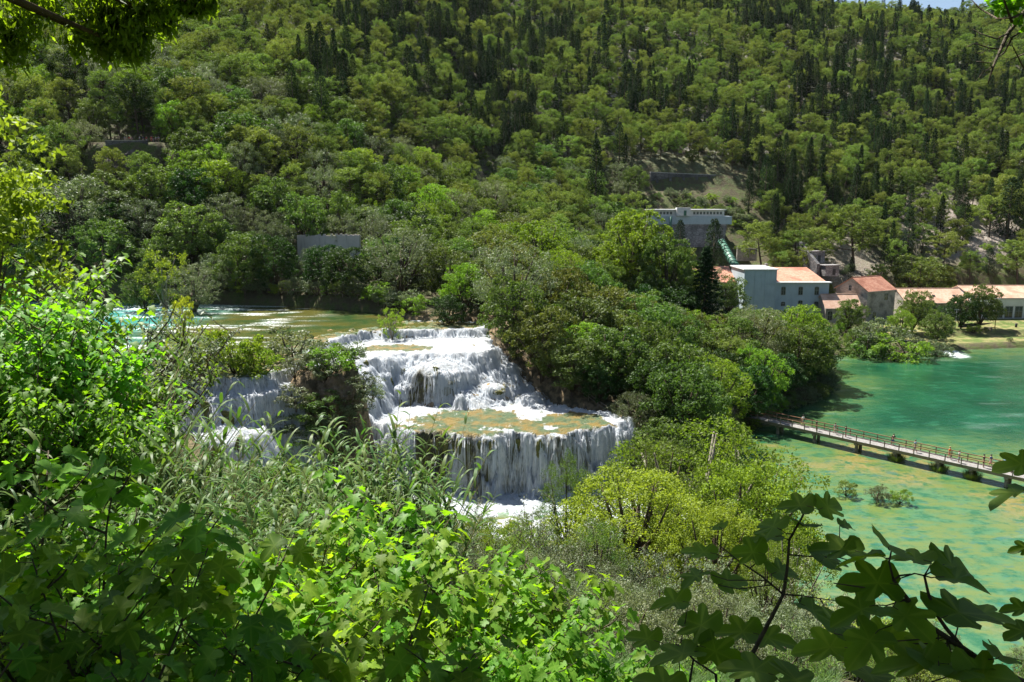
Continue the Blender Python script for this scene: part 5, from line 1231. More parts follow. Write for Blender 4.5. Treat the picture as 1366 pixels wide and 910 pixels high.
def person_meshes(armL, armR, legL, legR, lean=0.0):
    """arm: (elbow, wrist) offsets; leg: (knee, ankle)"""
    V = [(0, 0, .93), (0, .0, 1.08), (0, lean * .5, 1.28), (0, lean * .8, 1.40), (0, lean, 1.48), (0, lean + .015, 1.56), (0, lean + .02, 1.66), (0, lean + .105, 1.585)]
    Rr = [.125, .115, .135, .09, .05, .085, .078, .016]; Ed = [(0, 1), (1, 2), (2, 3), (3, 4), (4, 5), (5, 6), (5, 7)]
    limbs = {}
    for s, arm in ((-1, armL), (1, armR)):
        i = len(V); sh = (s * .17, lean * .75, 1.38); el = Vector(arm[0]); wr = Vector(arm[1]); V += [sh, tuple(el), tuple(wr)]; Rr += [.055, .042, .028]; Ed += [(3, i), (i, i + 1), (i + 1, i + 2)]
        d = (wr - el).normalized(); side = Vector((1, 0, 0)); side = (side - d * side.dot(d)).normalized(); pm = wr + d * .08; j = len(V); V.append(tuple(pm)); Rr.append(.034); Ed.append((i + 2, j))
        for q in range(4): f = pm + d * .03 + side * (.03 * (q - 1.5) / 1.5 * 1.0); tip = f + d * (.065 + (.01 if q in (1, 2) else 0)) + Vector((0, .015, -.01)); V += [tuple(f), tuple(tip)]; Rr += [.009, .007]; Ed += [(j, len(V) - 2), (len(V) - 2, len(V) - 1)]
        th = wr + d * .03 + side * -s * .045; V += [tuple(th), tuple(th + d * .05)]; Rr += [.011, .008]; Ed += [(i + 2, len(V) - 2), (len(V) - 2, len(V) - 1)]
        limbs[s] = (sh, tuple(el), tuple(wr))
    for s, leg in ((-1, legL), (1, legR)):
        i = len(V); hp = (s * .09, 0, .88); kn = Vector(leg[0]); an = Vector(leg[1]); V += [hp, tuple(kn), tuple(an), tuple(an + Vector((0, .15, -.035)))]; Rr += [.092, .06, .042, .035]; Ed += [(0, i), (i, i + 1), (i + 1, i + 2), (i + 2, i + 3)]
        limbs[2 * s] = (hp, tuple(kn), tuple(an))
    body = skin_mesh('body', V, Ed, Rr, SK)
    sv = [V[1], V[2], V[3]]; sr = [.145, .155, .105]; se = [(0, 1), (1, 2)]
    for s in (-1, 1): k = len(sv); e = Vector(limbs[s][0]).lerp(Vector(limbs[s][1]), .7); sv += [limbs[s][0], tuple(e)]; sr += [.075, .062]; se += [(2, k), (k, k + 1)]
    shirt = skin_mesh('shirt', sv, se, sr, CL['white'])
    pv = [(0, 0, .98), (0, 0, .90)]; pr = [.145, .14]; pe = [(0, 1)]
    for s in (-2, 2): k = len(pv); e = Vector(limbs[s][0]).lerp(Vector(limbs[s][1]), .85); pv += [limbs[s][0], tuple(e)]; pr += [.108, .088]; pe += [(1, k), (k, k + 1)]
    short = skin_mesh('shorts', pv, pe, pr, CL['blue'])
    bm = bmesh.new(); bmesh.ops.create_uvsphere(bm, u_segments=12, v_segments=8, radius=.108)
    for v in bm.verts: v.co = Vector((v.co.x * .95, v.co.y * 1.05 - .02 + lean, v.co.z * .95 + 1.645)); 
    bmesh.ops.delete(bm, geom=[v for v in bm.verts if v.co.z < 1.60 and v.co.y > lean - .01], context='VERTS')
    hair = bpy.data.meshes.new('hair'); bm.to_mesh(hair); bm.free(); hair.materials.append(HR['dark'])
    return body, shirt, short, hair
POSES = [person_meshes(((-.23, -.02, 1.12), (-.22, .06, .88)), ((.23, -.02, 1.12), (.22, .06, .88)), ((-.10, .02, .49), (-.10, -.02, .07)), ((.10, .03, .49), (.10, .0, .07))),
         person_meshes(((-.24, .10, 1.14), (-.22, .28, .98)), ((.24, -.12, 1.14), (.23, -.14, .90)), ((-.10, -.10, .50), (-.10, -.32, .13)), ((.10, .16, .50), (.10, .24, .07)), .03),
         person_meshes(((-.26, .16, 1.16), (-.16, .40, 1.10)), ((.26, .16, 1.16), (.16, .40, 1.10)), ((-.12, .0, .49), (-.12, -.06, .07)), ((.11, .02, .49), (.12, .0, .07)), .12)]
_mc = {}
def cloth(me, mat):
    k = (me.name, mat.name)
    if k not in _mc: c = me.copy(); c.materials.clear(); c.materials.append(mat); _mc[k] = c
    return _mc[k]
def person(loc, rz, pose, top, bottom, hair, label, group, s=1.0):
    t = empty('person', loc, rz, s); tag(t, label, 'person', group); bo, sh, pa, ha = POSES[pose]
    link('body', bo, t); link('shirt', cloth(sh, CL[top]), t); link('shorts', cloth(pa, CL[bottom]), t); link('hair', cloth(ha, HR[hair]), t); return t
W_ = [(1069, 1, 'white', 'grey', 'dark', 'person in white near the left end of the footbridge'), (1090.5, 0, 'black', 'black', 'dark', 'person dressed all in black behind the first walker in white'),
      (1113, 1, 'grey', 'white', 'brown', 'person in grey shirt and white shorts walking on the footbridge'), (1129, 0, 'black', 'grey', 'dark', 'person in black shirt and grey shorts, fourth from the left on the footbridge'),
      (1188.5, 2, 'black', 'blue', 'dark', 'person in black leaning alone in the middle of the footbridge'), (1221, 1, 'sky', 'blue', 'brown', 'person in pale blue shirt right of the lone black figure'),
      (1265.5, 1, 'orange', 'red', 'fair', 'person in orange shirt and red shorts on the footbridge'), (1280.5, 0, 'white', 'sky', 'brown', 'person in white shirt beside the orange one'),
      (1312.5, 0, 'black', 'black', 'dark', 'person in black close to the blue-shirted walker'), (1319.5, 1, 'blue', 'pink', 'dark', 'person in dark blue shirt and pink shorts at the right of the footbridge'),
      (1338, 2, 'sky', 'grey', 'brown', 'person in pale shirt leaning near the right end of the footbridge'), (1348, 0, 'black', 'olive', 'dark', 'rightmost person in black on the footbridge')]
for i, (u_, po, tp, bt, hr, lab) in enumerate(W_):
    x_ = bridge_x(u_); off = (.35, -.4, .1, -.3, .6, -.2, .1, -.5, -.3, .4, .5, .1)[i]; q = A0 + dirn * x_ + nrm * off
    person((q.x, q.y, DZ + .03), yaw + (R(90) if po == 1 and i % 2 else R(-90)) if po != 2 else yaw, po, tp, bt, hr, lab, 'walkers on the footbridge', random.uniform(.96, 1.06))
for i, (u_, tp, bt, lab) in enumerate([(167, 'grey', 'grey', 'person in grey left of the pine trunk on the lookout'), (172.5, 'red', 'black', 'person in red shirt left of the pine trunk on the lookout'), (176, 'pink', 'black', 'person in pink beside the pine trunk on the lookout'), (186.5, 'white', 'blue', 'person in white right of the pine trunk on the lookout'),
                                       (191, 'blue', 'white', 'person in blue shirt and white shorts on the lookout'), (195.5, 'red', 'white', 'person in red shirt and white shorts on the lookout'), (202, 'red', 'red', 'person all in red on the lookout'), (204.5, 'black', 'grey', 'person in black beside the red one on the lookout'),
                                       (208, 'white', 'black', 'person in white shirt and black shorts at the right of the lookout'), (211.5, 'grey', 'olive', 'rightmost person in grey and olive on the lookout')]):
    Y_ = 198.5 + (i % 3) * .6; person((Xu(u_, Y_, 15), Y_, g(Xu(u_, Y_, 15), Y_)), R(180) + random.uniform(-1, 1), i % 2, tp, bt, ['dark', 'brown', 'fair'][i % 3], lab, 'people on the lookout')
# ------------------------------------------------------------------ near plants
def leaf_template(kind):
    if kind == 'fig':
        half = [(0, 0), (.10, -.07), (.24, -.05), (.36, .03), (.44, .13), (.40, .23), (.30, .27), (.25, .34), (.33, .43), (.42, .55), (.43, .67), (.35, .72), (.25, .68), (.19, .62), (.22, .74), (.22, .86), (.14, .97), (0, 1.06)]
        c = (0, .36)
    elif kind == 'fig_simple':
        half = [(0, 0), (.25, -.04), (.43, .14), (.26, .32), (.42, .60), (.28, .70), (.19, .63), (.20, .85), (0, 1.05)]; c = (0, .36)
    else: half = [(0, 0), (.17, .22), (.2, .5), (.12, .8), (0, 1)]; c = (0, .5)
    out = half + [(-x, y) for x, y in half[1:-1]][::-1]
    V = [(c[0], c[1], 0)] + [(x, y, 0) for x, y in out]; V = np.array(V, float); V[:, 1] += .0
    V[:, 2] = .22 * np.abs(V[:, 0]) - .28 * V[:, 1] ** 2 + .03 * np.sin(V[:, 0] * 22) * np.abs(V[:, 0]) * 2
    n = len(out); Fc = np.array([(0, 1 + k, 1 + (k + 1) % n) for k in range(n)]); return V, Fc
def vein_of(V0): return np.array([1.0] + [1.0 if (abs(x) < 1e-6 or abs(abs(x) - .44) < .006 or abs(abs(x) - .43) < .006 or abs(abs(x) - .42) < .002) else 0.0 for x in V0[1:, 0]])
LT = {k: leaf_template(k) for k in ('fig', 'fig_simple', 'small')}
def leaves_at(name, P, D, U, S, kind, mat, r, extra=None):
    """leaf blades: bases P, pointing D, upper side U, lengths S"""
    V0, F0 = LT[kind]; n = len(P); D = unit(D); U = unit(U - D * (U * D).sum(1, keepdims=True)); X = np.cross(D, U)
    wv = (.85 + .35 * r.random(n))[:, None]
    V = P[:, None, :] + (V0[None, :, 0:1] * (X * S[:, None] * wv)[:, None, :] + V0[None, :, 1:2] * (D * S[:, None])[:, None, :] + V0[None, :, 2:3] * (U * S[:, None] * (.5 + r.random((n, 1)) * 1.0))[:, None, :])
    k = len(V0); Fc = (F0[None] + (np.arange(n) * k)[:, None, None]).reshape(-1, 3)
    return mesh_np(name, V.reshape(-1, 3), Fc, mat, True, [('var', 'FACE', np.repeat(r.random(n), len(F0)))] + ([('vein', 'POINT', np.tile(vein_of(V0), n))] if kind != 'small' else []))
def fig_bush(seed, H=2.8, spread=1.5, tilmax=.55, stems=9, leaf=.19, kind='fig', mat='fig', twigs=7, per=9, stemr=.022, ltop=.85, long=False):
    r = np.random.default_rng(seed); b = MB(); P = []; D = []; U = []; S = []; pet = []
    for s in range(stems):
        a = s * 2.399 + r.random(); til = .10 + tilmax * ((s + .5) / stems); L_ = H * (1.05 - .25 * (s / stems)) * (.85 + .3 * r.random()); p = Vector((r.normal() * .12, r.normal() * .12, -.3)); d = Vector((math.cos(a) * til, math.sin(a) * til, 1)).normalized(); pts = [p.copy()]
        for q in range(7): d = (d + Vector(r.normal(size=3)) * .12 + Vector((math.cos(a), math.sin(a), 0)) * .05 * spread).normalized(); p = p + d * L_ / 6.5; pts.append(p.copy())
        b.tube(pts, [stemr * (1 - .11 * k) for k in range(8)], 5)
        tw = [(pts[-1], d, .35)]
        for t in range(twigs):
            f = .22 + .75 * (t + r.random()) / twigs; i = min(6, int(f * 7)); q0 = pts[i].lerp(pts[i + 1], f * 7 - i); an = r.random() * 6.28; dd = Vector((math.cos(an), math.sin(an), .45 + .5 * r.random())).normalized(); ln = (.25 + .4 * r.random()) * H / 2.8 * 1.1
            q1 = q0 + dd * ln * .5; q2 = q1 + (dd + Vector((0, 0, .35))).normalized() * ln * .5; b.tube([q0, q1, q2], [stemr * .45, stemr * .35, stemr * .2], 4); tw.append((q2, (q2 - q1).normalized(), ln * .8)); 
        for (q, dd, ln) in tw:
            for k in range(per):
                f = (k + .5) / per; base = q - dd * ln * (1 - f); an = k * 2.4 + r.random(); o = Vector((math.cos(an), math.sin(an), .25 + .3 * r.random())).normalized(); pl = leaf * (.35 + .3 * r.random()); e = base + o * pl
                P.append(e); out = Vector((o.x, o.y, -.15 - .35 * r.random())).normalized(); D.append(out); U.append(Vector((r.normal() * .35, r.normal() * .35, 1)) ); S.append(leaf * (.55 + .6 * r.random())); pet.append((base, e))
    for b0, e in pet[::2]: b.tube([b0, e], [leaf * .016, leaf * .012], 3, cap=False)
    br = b.mesh('branches', M['stem']); fo = leaves_at('foliage', np.array(P), np.array(D), np.array(U), np.array(S), kind, M[mat], r); return br, fo
def reed_clump(seed, n=26, H=4.2, blade=.68, spread=1.1, width=.046, tilt=.28):
    r = np.random.default_rng(seed); b = MB(); V = []; Fc = []; var = []
    for s in range(n):
        a = r.random() * 6.28; rd = r.random() ** .5 * spread; p = Vector((math.cos(a) * rd, math.sin(a) * rd, -.2)); h = H * (.65 + .45 * r.random()); dl = Vector((math.cos(a) * tilt * rd + r.normal() * .07, math.sin(a) * tilt * rd + r.normal() * .07, 1)).normalized()
        pts = [p + dl * h * t + Vector((math.cos(a), math.sin(a), 0)) * .35 * t * t * tilt * 4 for t in (0, .35, .7, 1)]; b.tube(pts, [.014, .012, .009, .004], 4)
        nb = int(10 + 6 * r.random())
        for k in range(nb):
            t = .22 + .78 * k / nb; i = 0 if t < .35 else (1 if t < .7 else 2); lo = (0, .35, .7)[i]; hi = (.35, .7, 1)[i]; q = pts[i].lerp(pts[i + 1], (t - lo) / (hi - lo)); an = (k % 2) * 3.14 + a * 3 + r.normal() * .5; o = Vector((math.cos(an), math.sin(an), 0)); sd = Vector((-o.y, o.x, 0)); L_ = blade * (.7 + .5 * r.random()) * (1 if t < .85 else .7); w = width * (.8 + .4 * r.random()); up = .85 + .5 * r.random(); dr = .45 + .75 * r.random(); base = len(V)
            for m_ in range(6):
                f = m_ / 5; c = q + o * L_ * f * .85 + Vector((0, 0, L_ * (up * f - dr * f * f))); ww = w * (1 - f) ** .6 * (.5 + min(1, f * 5) * .5); V += [c - sd * ww, c + sd * ww]
            for m_ in range(5): Fc.append((base + 2 * m_, base + 2 * m_ + 1, base + 2 * m_ + 3, base + 2 * m_ + 2)); var.append(0)
            var[-5:] = [r.random()] * 5
    lf = mesh_np('leaves', np.array([tuple(v) for v in V]), np.array(Fc), M['reed'], True, [('var', 'FACE', np.array(var))]); return b.mesh('canes', M['reed_cane']), lf
M['reed_cane'] = plain_mat('reed_canes', (.20, .19, .07), (.30, .25, .12), 3, .6, .3, .1)
FIG = [fig_bush(300 + i, leaf=.20, kind='fig_simple', stems=11, per=9, twigs=9) for i in range(3)]
FIGN = [fig_bush(320 + i, leaf=.21, kind='fig', stems=8, per=7, twigs=7) for i in range(3)]
FIGS = [fig_bush(330 + i, H=5.5, leaf=.21, kind='fig_simple', stems=22, per=11, twigs=22, spread=.1, stemr=.035, tilmax=.2) for i in range(2)]
WILLOW = [fig_bush(340 + i, H=4.0, leaf=.12, kind='small', stems=16, per=16, twigs=16, mat=m_, spread=1.0, stemr=.03, tilmax=.38) for i, m_ in enumerate(('grey', 'bright', 'yellow'))]
REED = [reed_clump(350 + i) for i in range(3)]; REEDN = [reed_clump(360 + i, n=9, H=2.3, blade=.55, spread=.45, width=.028, tilt=.25) for i in range(2)]
REEDT = [reed_clump(370 + i, n=34, H=3.2, blade=.7, spread=1.4, width=.03, tilt=.42) for i in range(2)]
def near(pair, x, y, s, name, parts, label, cat, group=None, rz=None, z=None):
    t = empty(name, (x, y, g(x, y) - .05 if z is None else z), random.random() * 6.28 if rz is None else rz, s); tag(t, label, cat, group)
    link(parts[0], pair[0], t); link(parts[1], pair[1], t); PLACED.append((x, y, 1.0)); return t
def near_top(pairs, H, u, v, zd, name, parts, label, cat, group=None, smin=.3, smax=9):
    q = at_depth(u, v, zd); s = max(smin, min(smax, (q.z - g(q.x, q.y)) / H)); return near(random.choice(pairs), q.x, q.y, s, name, parts, label, cat, group)
fp = ('branches', 'foliage')
# sunlit figs below the viewpoint
for i, (u, v, z) in enumerate([(430, 668, 8.6), (520, 690, 8.4), (600, 705, 8.2), (670, 745, 7.8), (735, 790, 7.2), (800, 850, 6.8), (560, 760, 7.0), (640, 820, 6.2), (460, 740, 7.2), (710, 880, 5.8), (380, 690, 8.8), (330, 700, 8.8), (260, 690, 9.2), (190, 690, 9.4), (120, 670, 9.6), (40, 660, 9.8), (880, 880, 7.4), (560, 850, 5.6)]):
    near_top(FIG, 2.9, u, v, z, 'fig_bush', fp, 'leafy green fig bush in the sunlit thicket below the viewpoint', 'bush', 'sunlit fig thicket')
# shaded figs close to the camera
for i, (u, v, z) in enumerate([(20, 640, 3.6), (110, 700, 3.4), (200, 725, 3.8), (300, 780, 3.4), (60, 770, 2.8), (180, 820, 2.8), (400, 860, 3.0), (120, 880, 2.4), (0, 690, 3.0), (290, 880, 2.5)]):
    near_top(FIGN, 2.75, u, v, z, 'fig_bush', fp, 'large-leaved fig bush in deep shade at the lower left', 'bush', 'shaded fig bushes', .35, 1.3)
# tall figs on the left slope
for (u, v, z, lab) in [(45, 425, 16, 'tall sunny fig with broad leaves left of the river'), (0, 430, 15, 'tall fig at the left edge above the reeds'), (20, 375, 19, 'dark leafy fig at the left edge under the yellow-green tree'), (60, 520, 14, 'lower fig with bright leaves among the reeds on the left'), (90, 485, 17, 'fig bush beside the river water on the left')]:
    near_top(FIGS, 5.8, u, v, z, 'fig_bush', fp, lab, 'bush')
# reeds
rp = ('canes', 'leaves')
for i, (u, v, z) in enumerate([(478, 508, 23), (505, 540, 22), (535, 568, 23), (430, 575, 22), (410, 520, 25), (455, 535, 24), (350, 640, 18), (560, 595, 23), (500, 590, 20), (455, 600, 19), (530, 610, 21)]):
    near_top(REED, 4.6, u, v, z, 'reed_clump', rp, 'tall green reed clump leaning in front of the left fall', 'reeds', 'tall reeds before the falls')
for i, (u, v, z) in enumerate([(280, 585, 11.5), (300, 600, 12), (232, 615, 12), (160, 600, 11), (60, 620, 11)]):
    near_top(REED, 4.6, u, v, z, 'reed_clump', rp, 'broad-bladed dark reed clump rising out of the grass at the left', 'reeds', 'broad-bladed reeds', .3)
for i, (u, v, z) in enumerate([(30, 450, 15), (80, 470, 16), (130, 560, 15), (190, 590, 17), (100, 600, 14), (30, 560, 13), (300, 650, 15), (200, 650, 13), (60, 530, 16), (160, 640, 12), (10, 500, 14), (270, 640, 20), (120, 640, 14)]):
    near_top(REEDT, 3.3, u, v, z, 'reed_clump', rp, 'low arching reed tussock on the sunny left slope', 'reeds', 'arching reed tussocks', .3)
# small-leaved bushes
for i, (u, v, z, k) in enumerate([(50, 360, 24, 0), (110, 345, 30, 1), (150, 400, 34, 0), (160, 560, 32, 1), (20, 420, 20, 0), (600, 690, 27, 0), (680, 700, 30, 1), (730, 690, 34, 0), (560, 670, 24, 1), (640, 730, 20, 0), (760, 740, 24, 0), (720, 760, 18, 1), (820, 760, 24, 0), (880, 770, 22, 0), (940, 790, 20, 1), (850, 820, 16, 0), (920, 850, 14, 1), (1000, 800, 22, 0), (1060, 780, 26, 0), (1100, 750, 30, 0), (1080, 850, 16, 1), (1180, 850, 18, 1), (1280, 870, 18, 1), (1350, 880, 20, 1), (1150, 800, 24, 2), (1230, 830, 24, 1), (960, 740, 32, 0), (900, 720, 34, 0), (790, 700, 36, 0), (760, 660, 44, 0), (700, 690, 50, 0), (520, 640, 26, 0), (640, 700, 44, 1), (590, 650, 40, 0)]):
    near_top([WILLOW[k]], 4.3, u, v, z, 'willow_shrub', fp, ['silvery small-leaved bush on the slope below the falls', 'fresh green small-leaved bush on the slope below the falls', 'yellow-green small-leaved bush on the slope below the falls'][k], 'shrub', ['silvery slope bushes', 'green slope bushes', 'yellow slope bushes'][k])
# trees of the near slope
for (u, v, z, i, w, lab) in [(850, 612, 44, 0, 1.15, 'bright yellow-green tree in front of the right end of the falls'), (760, 600, 50, 2, .55, 'slender dark green sapling tree before the main fall'), (930, 548, 62, 1, 1.1, 'light green feathery tree below the bridge head'), (1000, 600, 58, 0, .9, 'yellowish tree between feathery tree and lake'), (1010, 575, 66, 1, 1.0, 'tall loose tree next to the lake with thin stems'),
                             (880, 580, 60, 2, .9, 'dense green tree behind the yellow-green tree'), (960, 660, 40, 0, .9, 'yellow-green tree low beside the lake in front of the feathery one'), (1060, 700, 38, 1, .7, 'pale green tree leaning to the lake above the dark fig leaves'), (800, 690, 34, 2, .8, 'olive tree below the yellow-green tree'), (1030, 720, 30, 2, .7, 'small olive tree behind the dark fig branch')]:
    q = at_depth(u, v, z); gz = g(q.x, q.y); h = q.z - gz; p = PROTO['near_tree']; s = h / 12.3; t = empty('broadleaf_tree', (q.x, q.y, gz), random.random() * 6, (s * w, s * w, s)); tag(t, lab, 'tree')
    link('trunk', p['items'][i][0], t); link('crown', p['items'][i][1], t); PLACED.append((q.x, q.y, 3))
# bushes that cover the rest of the slope
nb = 0
for _ in range(2500):
    y = random.uniform(15, 84); x = random.uniform(-.68, .68) * y + random.uniform(-3, 3)
    h = random.uniform(2.2, 4.0) * (1 if y > 25 else .7)
    if crowded(x, y, h * .5, .75) or wet(x, y, 1.0) or blocked(x, y, h, h * 1.2): continue
    u, v, d = project(x, y, g(x, y) + h)
    k = random.choice([0, 0, 1, 2, 0]); plant('near_bush', x, y, h, ['silvery round bush', 'olive round bush', 'fresh green round bush'][k % 3] + ' in the scrub of the near slope', ['silvery scrub bushes', 'olive scrub bushes', 'green scrub bushes'][k % 3], idx=k % 3); nb += 1
print('near bushes', nb)
# yellow-green tree at the left edge
q = Vector((-7.6, 10.5, 0)); gz = g(q.x, q.y); t = empty('broadleaf_tree', (q.x, q.y, gz), .7); tag(t, 'bright yellow-green tree cut off by the left edge', 'tree')
r = np.random.default_rng(77); cl, LBs = lobed_clumps(r, 1.25 - gz, -1.4 - gz, 1.35, 12, 14, .62, .24)
link('crown', foliage('crown', cl, 46, .10, .055, M['yellow'], 78), t); link('trunk', wood('trunk', M['bark'], [(0, 0, -.5), (0, 0, 2), (.1, 0, 4)], [.11, .09, .04], [(Vector((0, 0, 1.5)), Vector((0, 0, 2.2)) * .4 + Vector(c) * .6, Vector(c), .04) for c, lr in LBs]), t)

# overhanging ash over the viewpoint: unseen boughs added to shade the near figs
t = empty('ash_tree', (-6.8, .6, g(-6.8, .6))); tag(t, 'overhanging tree whose backlit leafy boughs hang into the top left corner', 'tree')
o = Vector(t.location); r = np.random.default_rng(80); cl = []; lm = []
def bough(c, rad, n, sub=.26):
    for _ in range(n):
        d = ball_points(1, r, 0)[0]; p = np.array(c) + d * np.array(rad) * (r.random() ** .45); cl.append([*(p - np.array(o)), sub * (.7 + .6 * r.random())])
    lm.append((Vector((0, 0, 4.2)) + Vector((c[0] - o.x, c[1] - o.y, 0)) * .1, Vector((0, 0, 4.8)) * .5 + (Vector(c) - o) * .5, Vector(c) - o, .07))
def vis(u, v, z, rad, n, sub=.22): q = at_depth(u, v, z); bough((q.x, q.y, q.z), rad, int(n * .5), sub)
vis(70, 18, 7.5, (.45, .5, .30), 26); vis(150, 10, 7.5, (.7, .5, .38), 50); vis(160, 60, 7.4, (.22, .3, .22), 26, .14); vis(245, 0, 7.6, (.30, .4, .16), 24, .14); vis(215, 25, 7.5, (.25, .3, .15), 18, .14); vis(8, 55, 7.0, (.18, .3, .22), 20, .14); vis(100, -50, 7.6, (1.3, .5, .25), 50); vis(272, 12, 7.6, (.10, .2, .06), 8, .1); vis(115, 45, 7.5, (.3, .3, .2), 24, .15)
for c, rad, n in [((0, -2, 3.6), (4, 2, 1), 200), ((-4, 0, 3.4), (2, 3, 1), 140), ((3.5, 0, 3.4), (2, 2.5, 1), 140), ((-4.6, 6.2, 4.6), (1.8, 1.5, .7), 170), ((-2.4, 6.6, 4.8), (1.6, 1.5, .7), 170), ((-.6, 6.2, 4.8), (1.4, 1.4, .7), 150), ((-6.4, 5.4, 4.6), (1.6, 1.6, .8), 130), ((-3.6, 4.2, 4.4), (2.2, 1.3, .7), 130), ((-1.2, 4.4, 4.6), (1.6, 1.2, .6), 120), ((.6, 4.8, 4.9), (1.0, 1.2, .5), 70), ((-5, 1.5, 5), (2.2, 1.6, 1.2), 90), ((-1, 1.5, 4.6), (2.4, 1.6, .9), 130), ((-2, -1.5, 4.2), (3, 1.6, 1.2), 130), ((2.2, 3.6, 4.2), (1.2, 1.6, .6), 130), ((3.6, 5.8, 4.3), (1.6, 2.4, .7), 170), ((1.2, 2.2, 3.6), (1.4, 1.4, .6), 120), ((4.2, 2.5, 3.8), (1.6, 1.8, .9), 120), ((-8.5, 5.5, 4), (1.2, 2.4, 1.4), 120)]:
    bough(c, rad, int(n * 1.8), .30)
link('crown', foliage('crown', np.array(cl), 80, .105, .034, M['ash'], 81, squash=.8, outward=.3, shell=.2, droop=(0, 0, -1.2)), t)
link('trunk', wood('trunk', M['bark'], [(0, 0, -.5), (0, 0, 2), (.3, .5, 4.3), (.8, 1.2, 5.6)], [.24, .20, .15, .08], lm, 8), t)

for (x_, y_, h_, k_, lab) in [(4.5, -4.5, 9, 2, 'unseen tree behind the viewpoint on the right, added to block sky light'), (-3.5, -6, 10, 2, 'unseen tree behind the viewpoint on the left, added to block sky light'), (10, -1.5, 8, 2, 'unseen tree beside the viewpoint on the right, added to block sky light')]:  # unseen trees, added to keep sky light off the near figs
    p = PROTO['near_tree']; t = empty('broadleaf_tree', (x_, y_, g(x_, y_)), 0, h_ / 12); tag(t, lab, 'tree'); link('trunk', p['items'][k_][0], t); link('crown', p['items'][k_][1], t)
# ------------------------------------------------------------------ dark fig branches at the lower right
t = empty('fig_bush', (1.55, 1.7, g(1.55, 1.7))); tag(t, 'dark fig branches with big lobed leaves at the lower right', 'bush'); o = Vector(t.location)
b = MB()
BP = []
def pth(z, pts, r0, r1):
    for (a1, b1), (a2, b2) in zip(pts, pts[1:]): BP.extend([at_depth(a1 + (a2 - a1) * k / 4, b1 + (b2 - b1) * k / 4, z) - o for k in range(5)])
    n = len(pts); b.tube([at_depth(u, v, z + (dz if len(q) else 0)) - o for (u, v, *q) in pts for dz in [q[0] if q else 0]], [r0 + (r1 - r0) * k / (n - 1) for k in range(n)], 6)
Z2 = 2.05
pth(Z2, [(1420, 1000), (1366, 910), (1325, 893), (1286, 866), (1240, 835), (1215, 805), (1192, 774)], .012, .0045)
pth(Z2, [(1286, 866), (1262, 838), (1246, 815), (1238, 790), (1233, 768)], .006, .003); pth(Z2, [(1192, 774), (1200, 768), (1215, 766)], .003, .002); pth(Z2, [(1192, 774), (1186, 750), (1190, 730)], .003, .002)
pth(Z2, [(1215, 805), (1180, 788), (1140, 782), (1112, 778)], .0035, .0015); pth(Z2, [(1233, 768), (1220, 765), (1200, 772)], .0025, .0015)
pth(2.5, [(960, 1000), (980, 915), (1005, 870), (1030, 822), (1045, 793), (1050, 760), (1053, 720), (1070, 690), (1078, 672)], .0085, .0025)
pth(2.5, [(1045, 793), (1015, 768), (985, 748), (953, 722)], .004, .0015); pth(2.5, [(1045, 793), (1070, 795), (1118, 802)], .003, .0015); pth(2.5, [(1053, 740), (1075, 742), (1120, 744), (1165, 757)], .003, .0015)
pth(2.6, [(905, 1000), (925, 880), (950, 900)][:2] + [(905, 860)], .005, .002); pth(2.6, [(960, 1000), (955, 900), (925, 880), (908, 858)], .006, .002)
pth(2.0, [(1560, 1010), (1470, 880), (1430, 780), (1405, 700), (1385, 640), (1378, 610)], .01, .003)
Lf = [(1189, 722, 2.05, 100, 25), (1215, 742, 2.08, 80, -30), (1275, 752, 2.1, 85, 70), (1282, 770, 2.0, 95, 95), (1165, 775, 2.05, 95, -80), (1150, 740, 2.1, 75, -60), (1285, 812, 2.02, 120, 60), (1318, 818, 2.1, 95, 110), (1144, 812, 2.1, 85, -110), (1212, 822, 2.0, 90, 170), (1158, 855, 2.0, 95, -140), (1120, 730, 2.45, 85, -70), (1105, 742, 2.5, 70, 40),
      (1073, 696, 2.5, 60, 10), (1063, 672, 2.5, 62, -50), (1108, 674, 2.5, 65, 60), (1028, 700, 2.5, 60, -20), (1020, 716, 2.55, 65, -80), (1000, 735, 2.5, 60, -60), (956, 700, 2.6, 45, -10), (935, 735, 2.6, 60, -70), (926, 768, 2.6, 60, -140), (975, 775, 2.6, 65, 60), (1090, 815, 2.5, 75, 140), (1030, 850, 2.6, 80, 100), (985, 840, 2.6, 80, -60), (930, 830, 2.6, 85, -30), (895, 800, 2.7, 70, -60), (905, 870, 2.5, 90, -100),
      (1100, 860, 2.3, 100, -60), (1160, 895, 2.1, 120, 10), (1220, 880, 2.0, 120, -60), (1270, 880, 2.0, 130, 40), (1320, 900, 1.95, 130, 80), (1060, 900, 2.3, 110, 0), (1000, 890, 2.4, 100, -50), (960, 870, 2.5, 80, 120), (1340, 870, 2.0, 90, 40), (1240, 860, 2.1, 90, -120), (1190, 850, 2.15, 80, 120), (880, 910, 2.4, 90, -50), (1120, 830, 2.2, 80, 30),
      (1358, 618, 2.0, 70, -80), (1350, 655, 1.95, 80, -100), (1366, 730, 1.95, 40, -90), (1360, 810, 2.0, 50, -60), (1362, 842, 2.0, 60, -110), (860, 850, 2.7, 60, -60), (1045, 760, 2.55, 60, 60), (1130, 700, 2.5, 40, 60)]
P = []; D = []; U = []; S = []; rr = np.random.default_rng(91)
for (u, v, z, px, ang) in Lf:
    a = R(ang); s = px / F * z * .74; d = Vector((math.sin(a), math.cos(a) * .75, -.12 + .25 * rr.random())); c = at_depth(u, v, z) - o; P.append(c - d.normalized() * s * .45); D.append(d); U.append(Vector((rr.normal() * .30, -.35 + rr.normal() * .30, 1))); S.append(s)
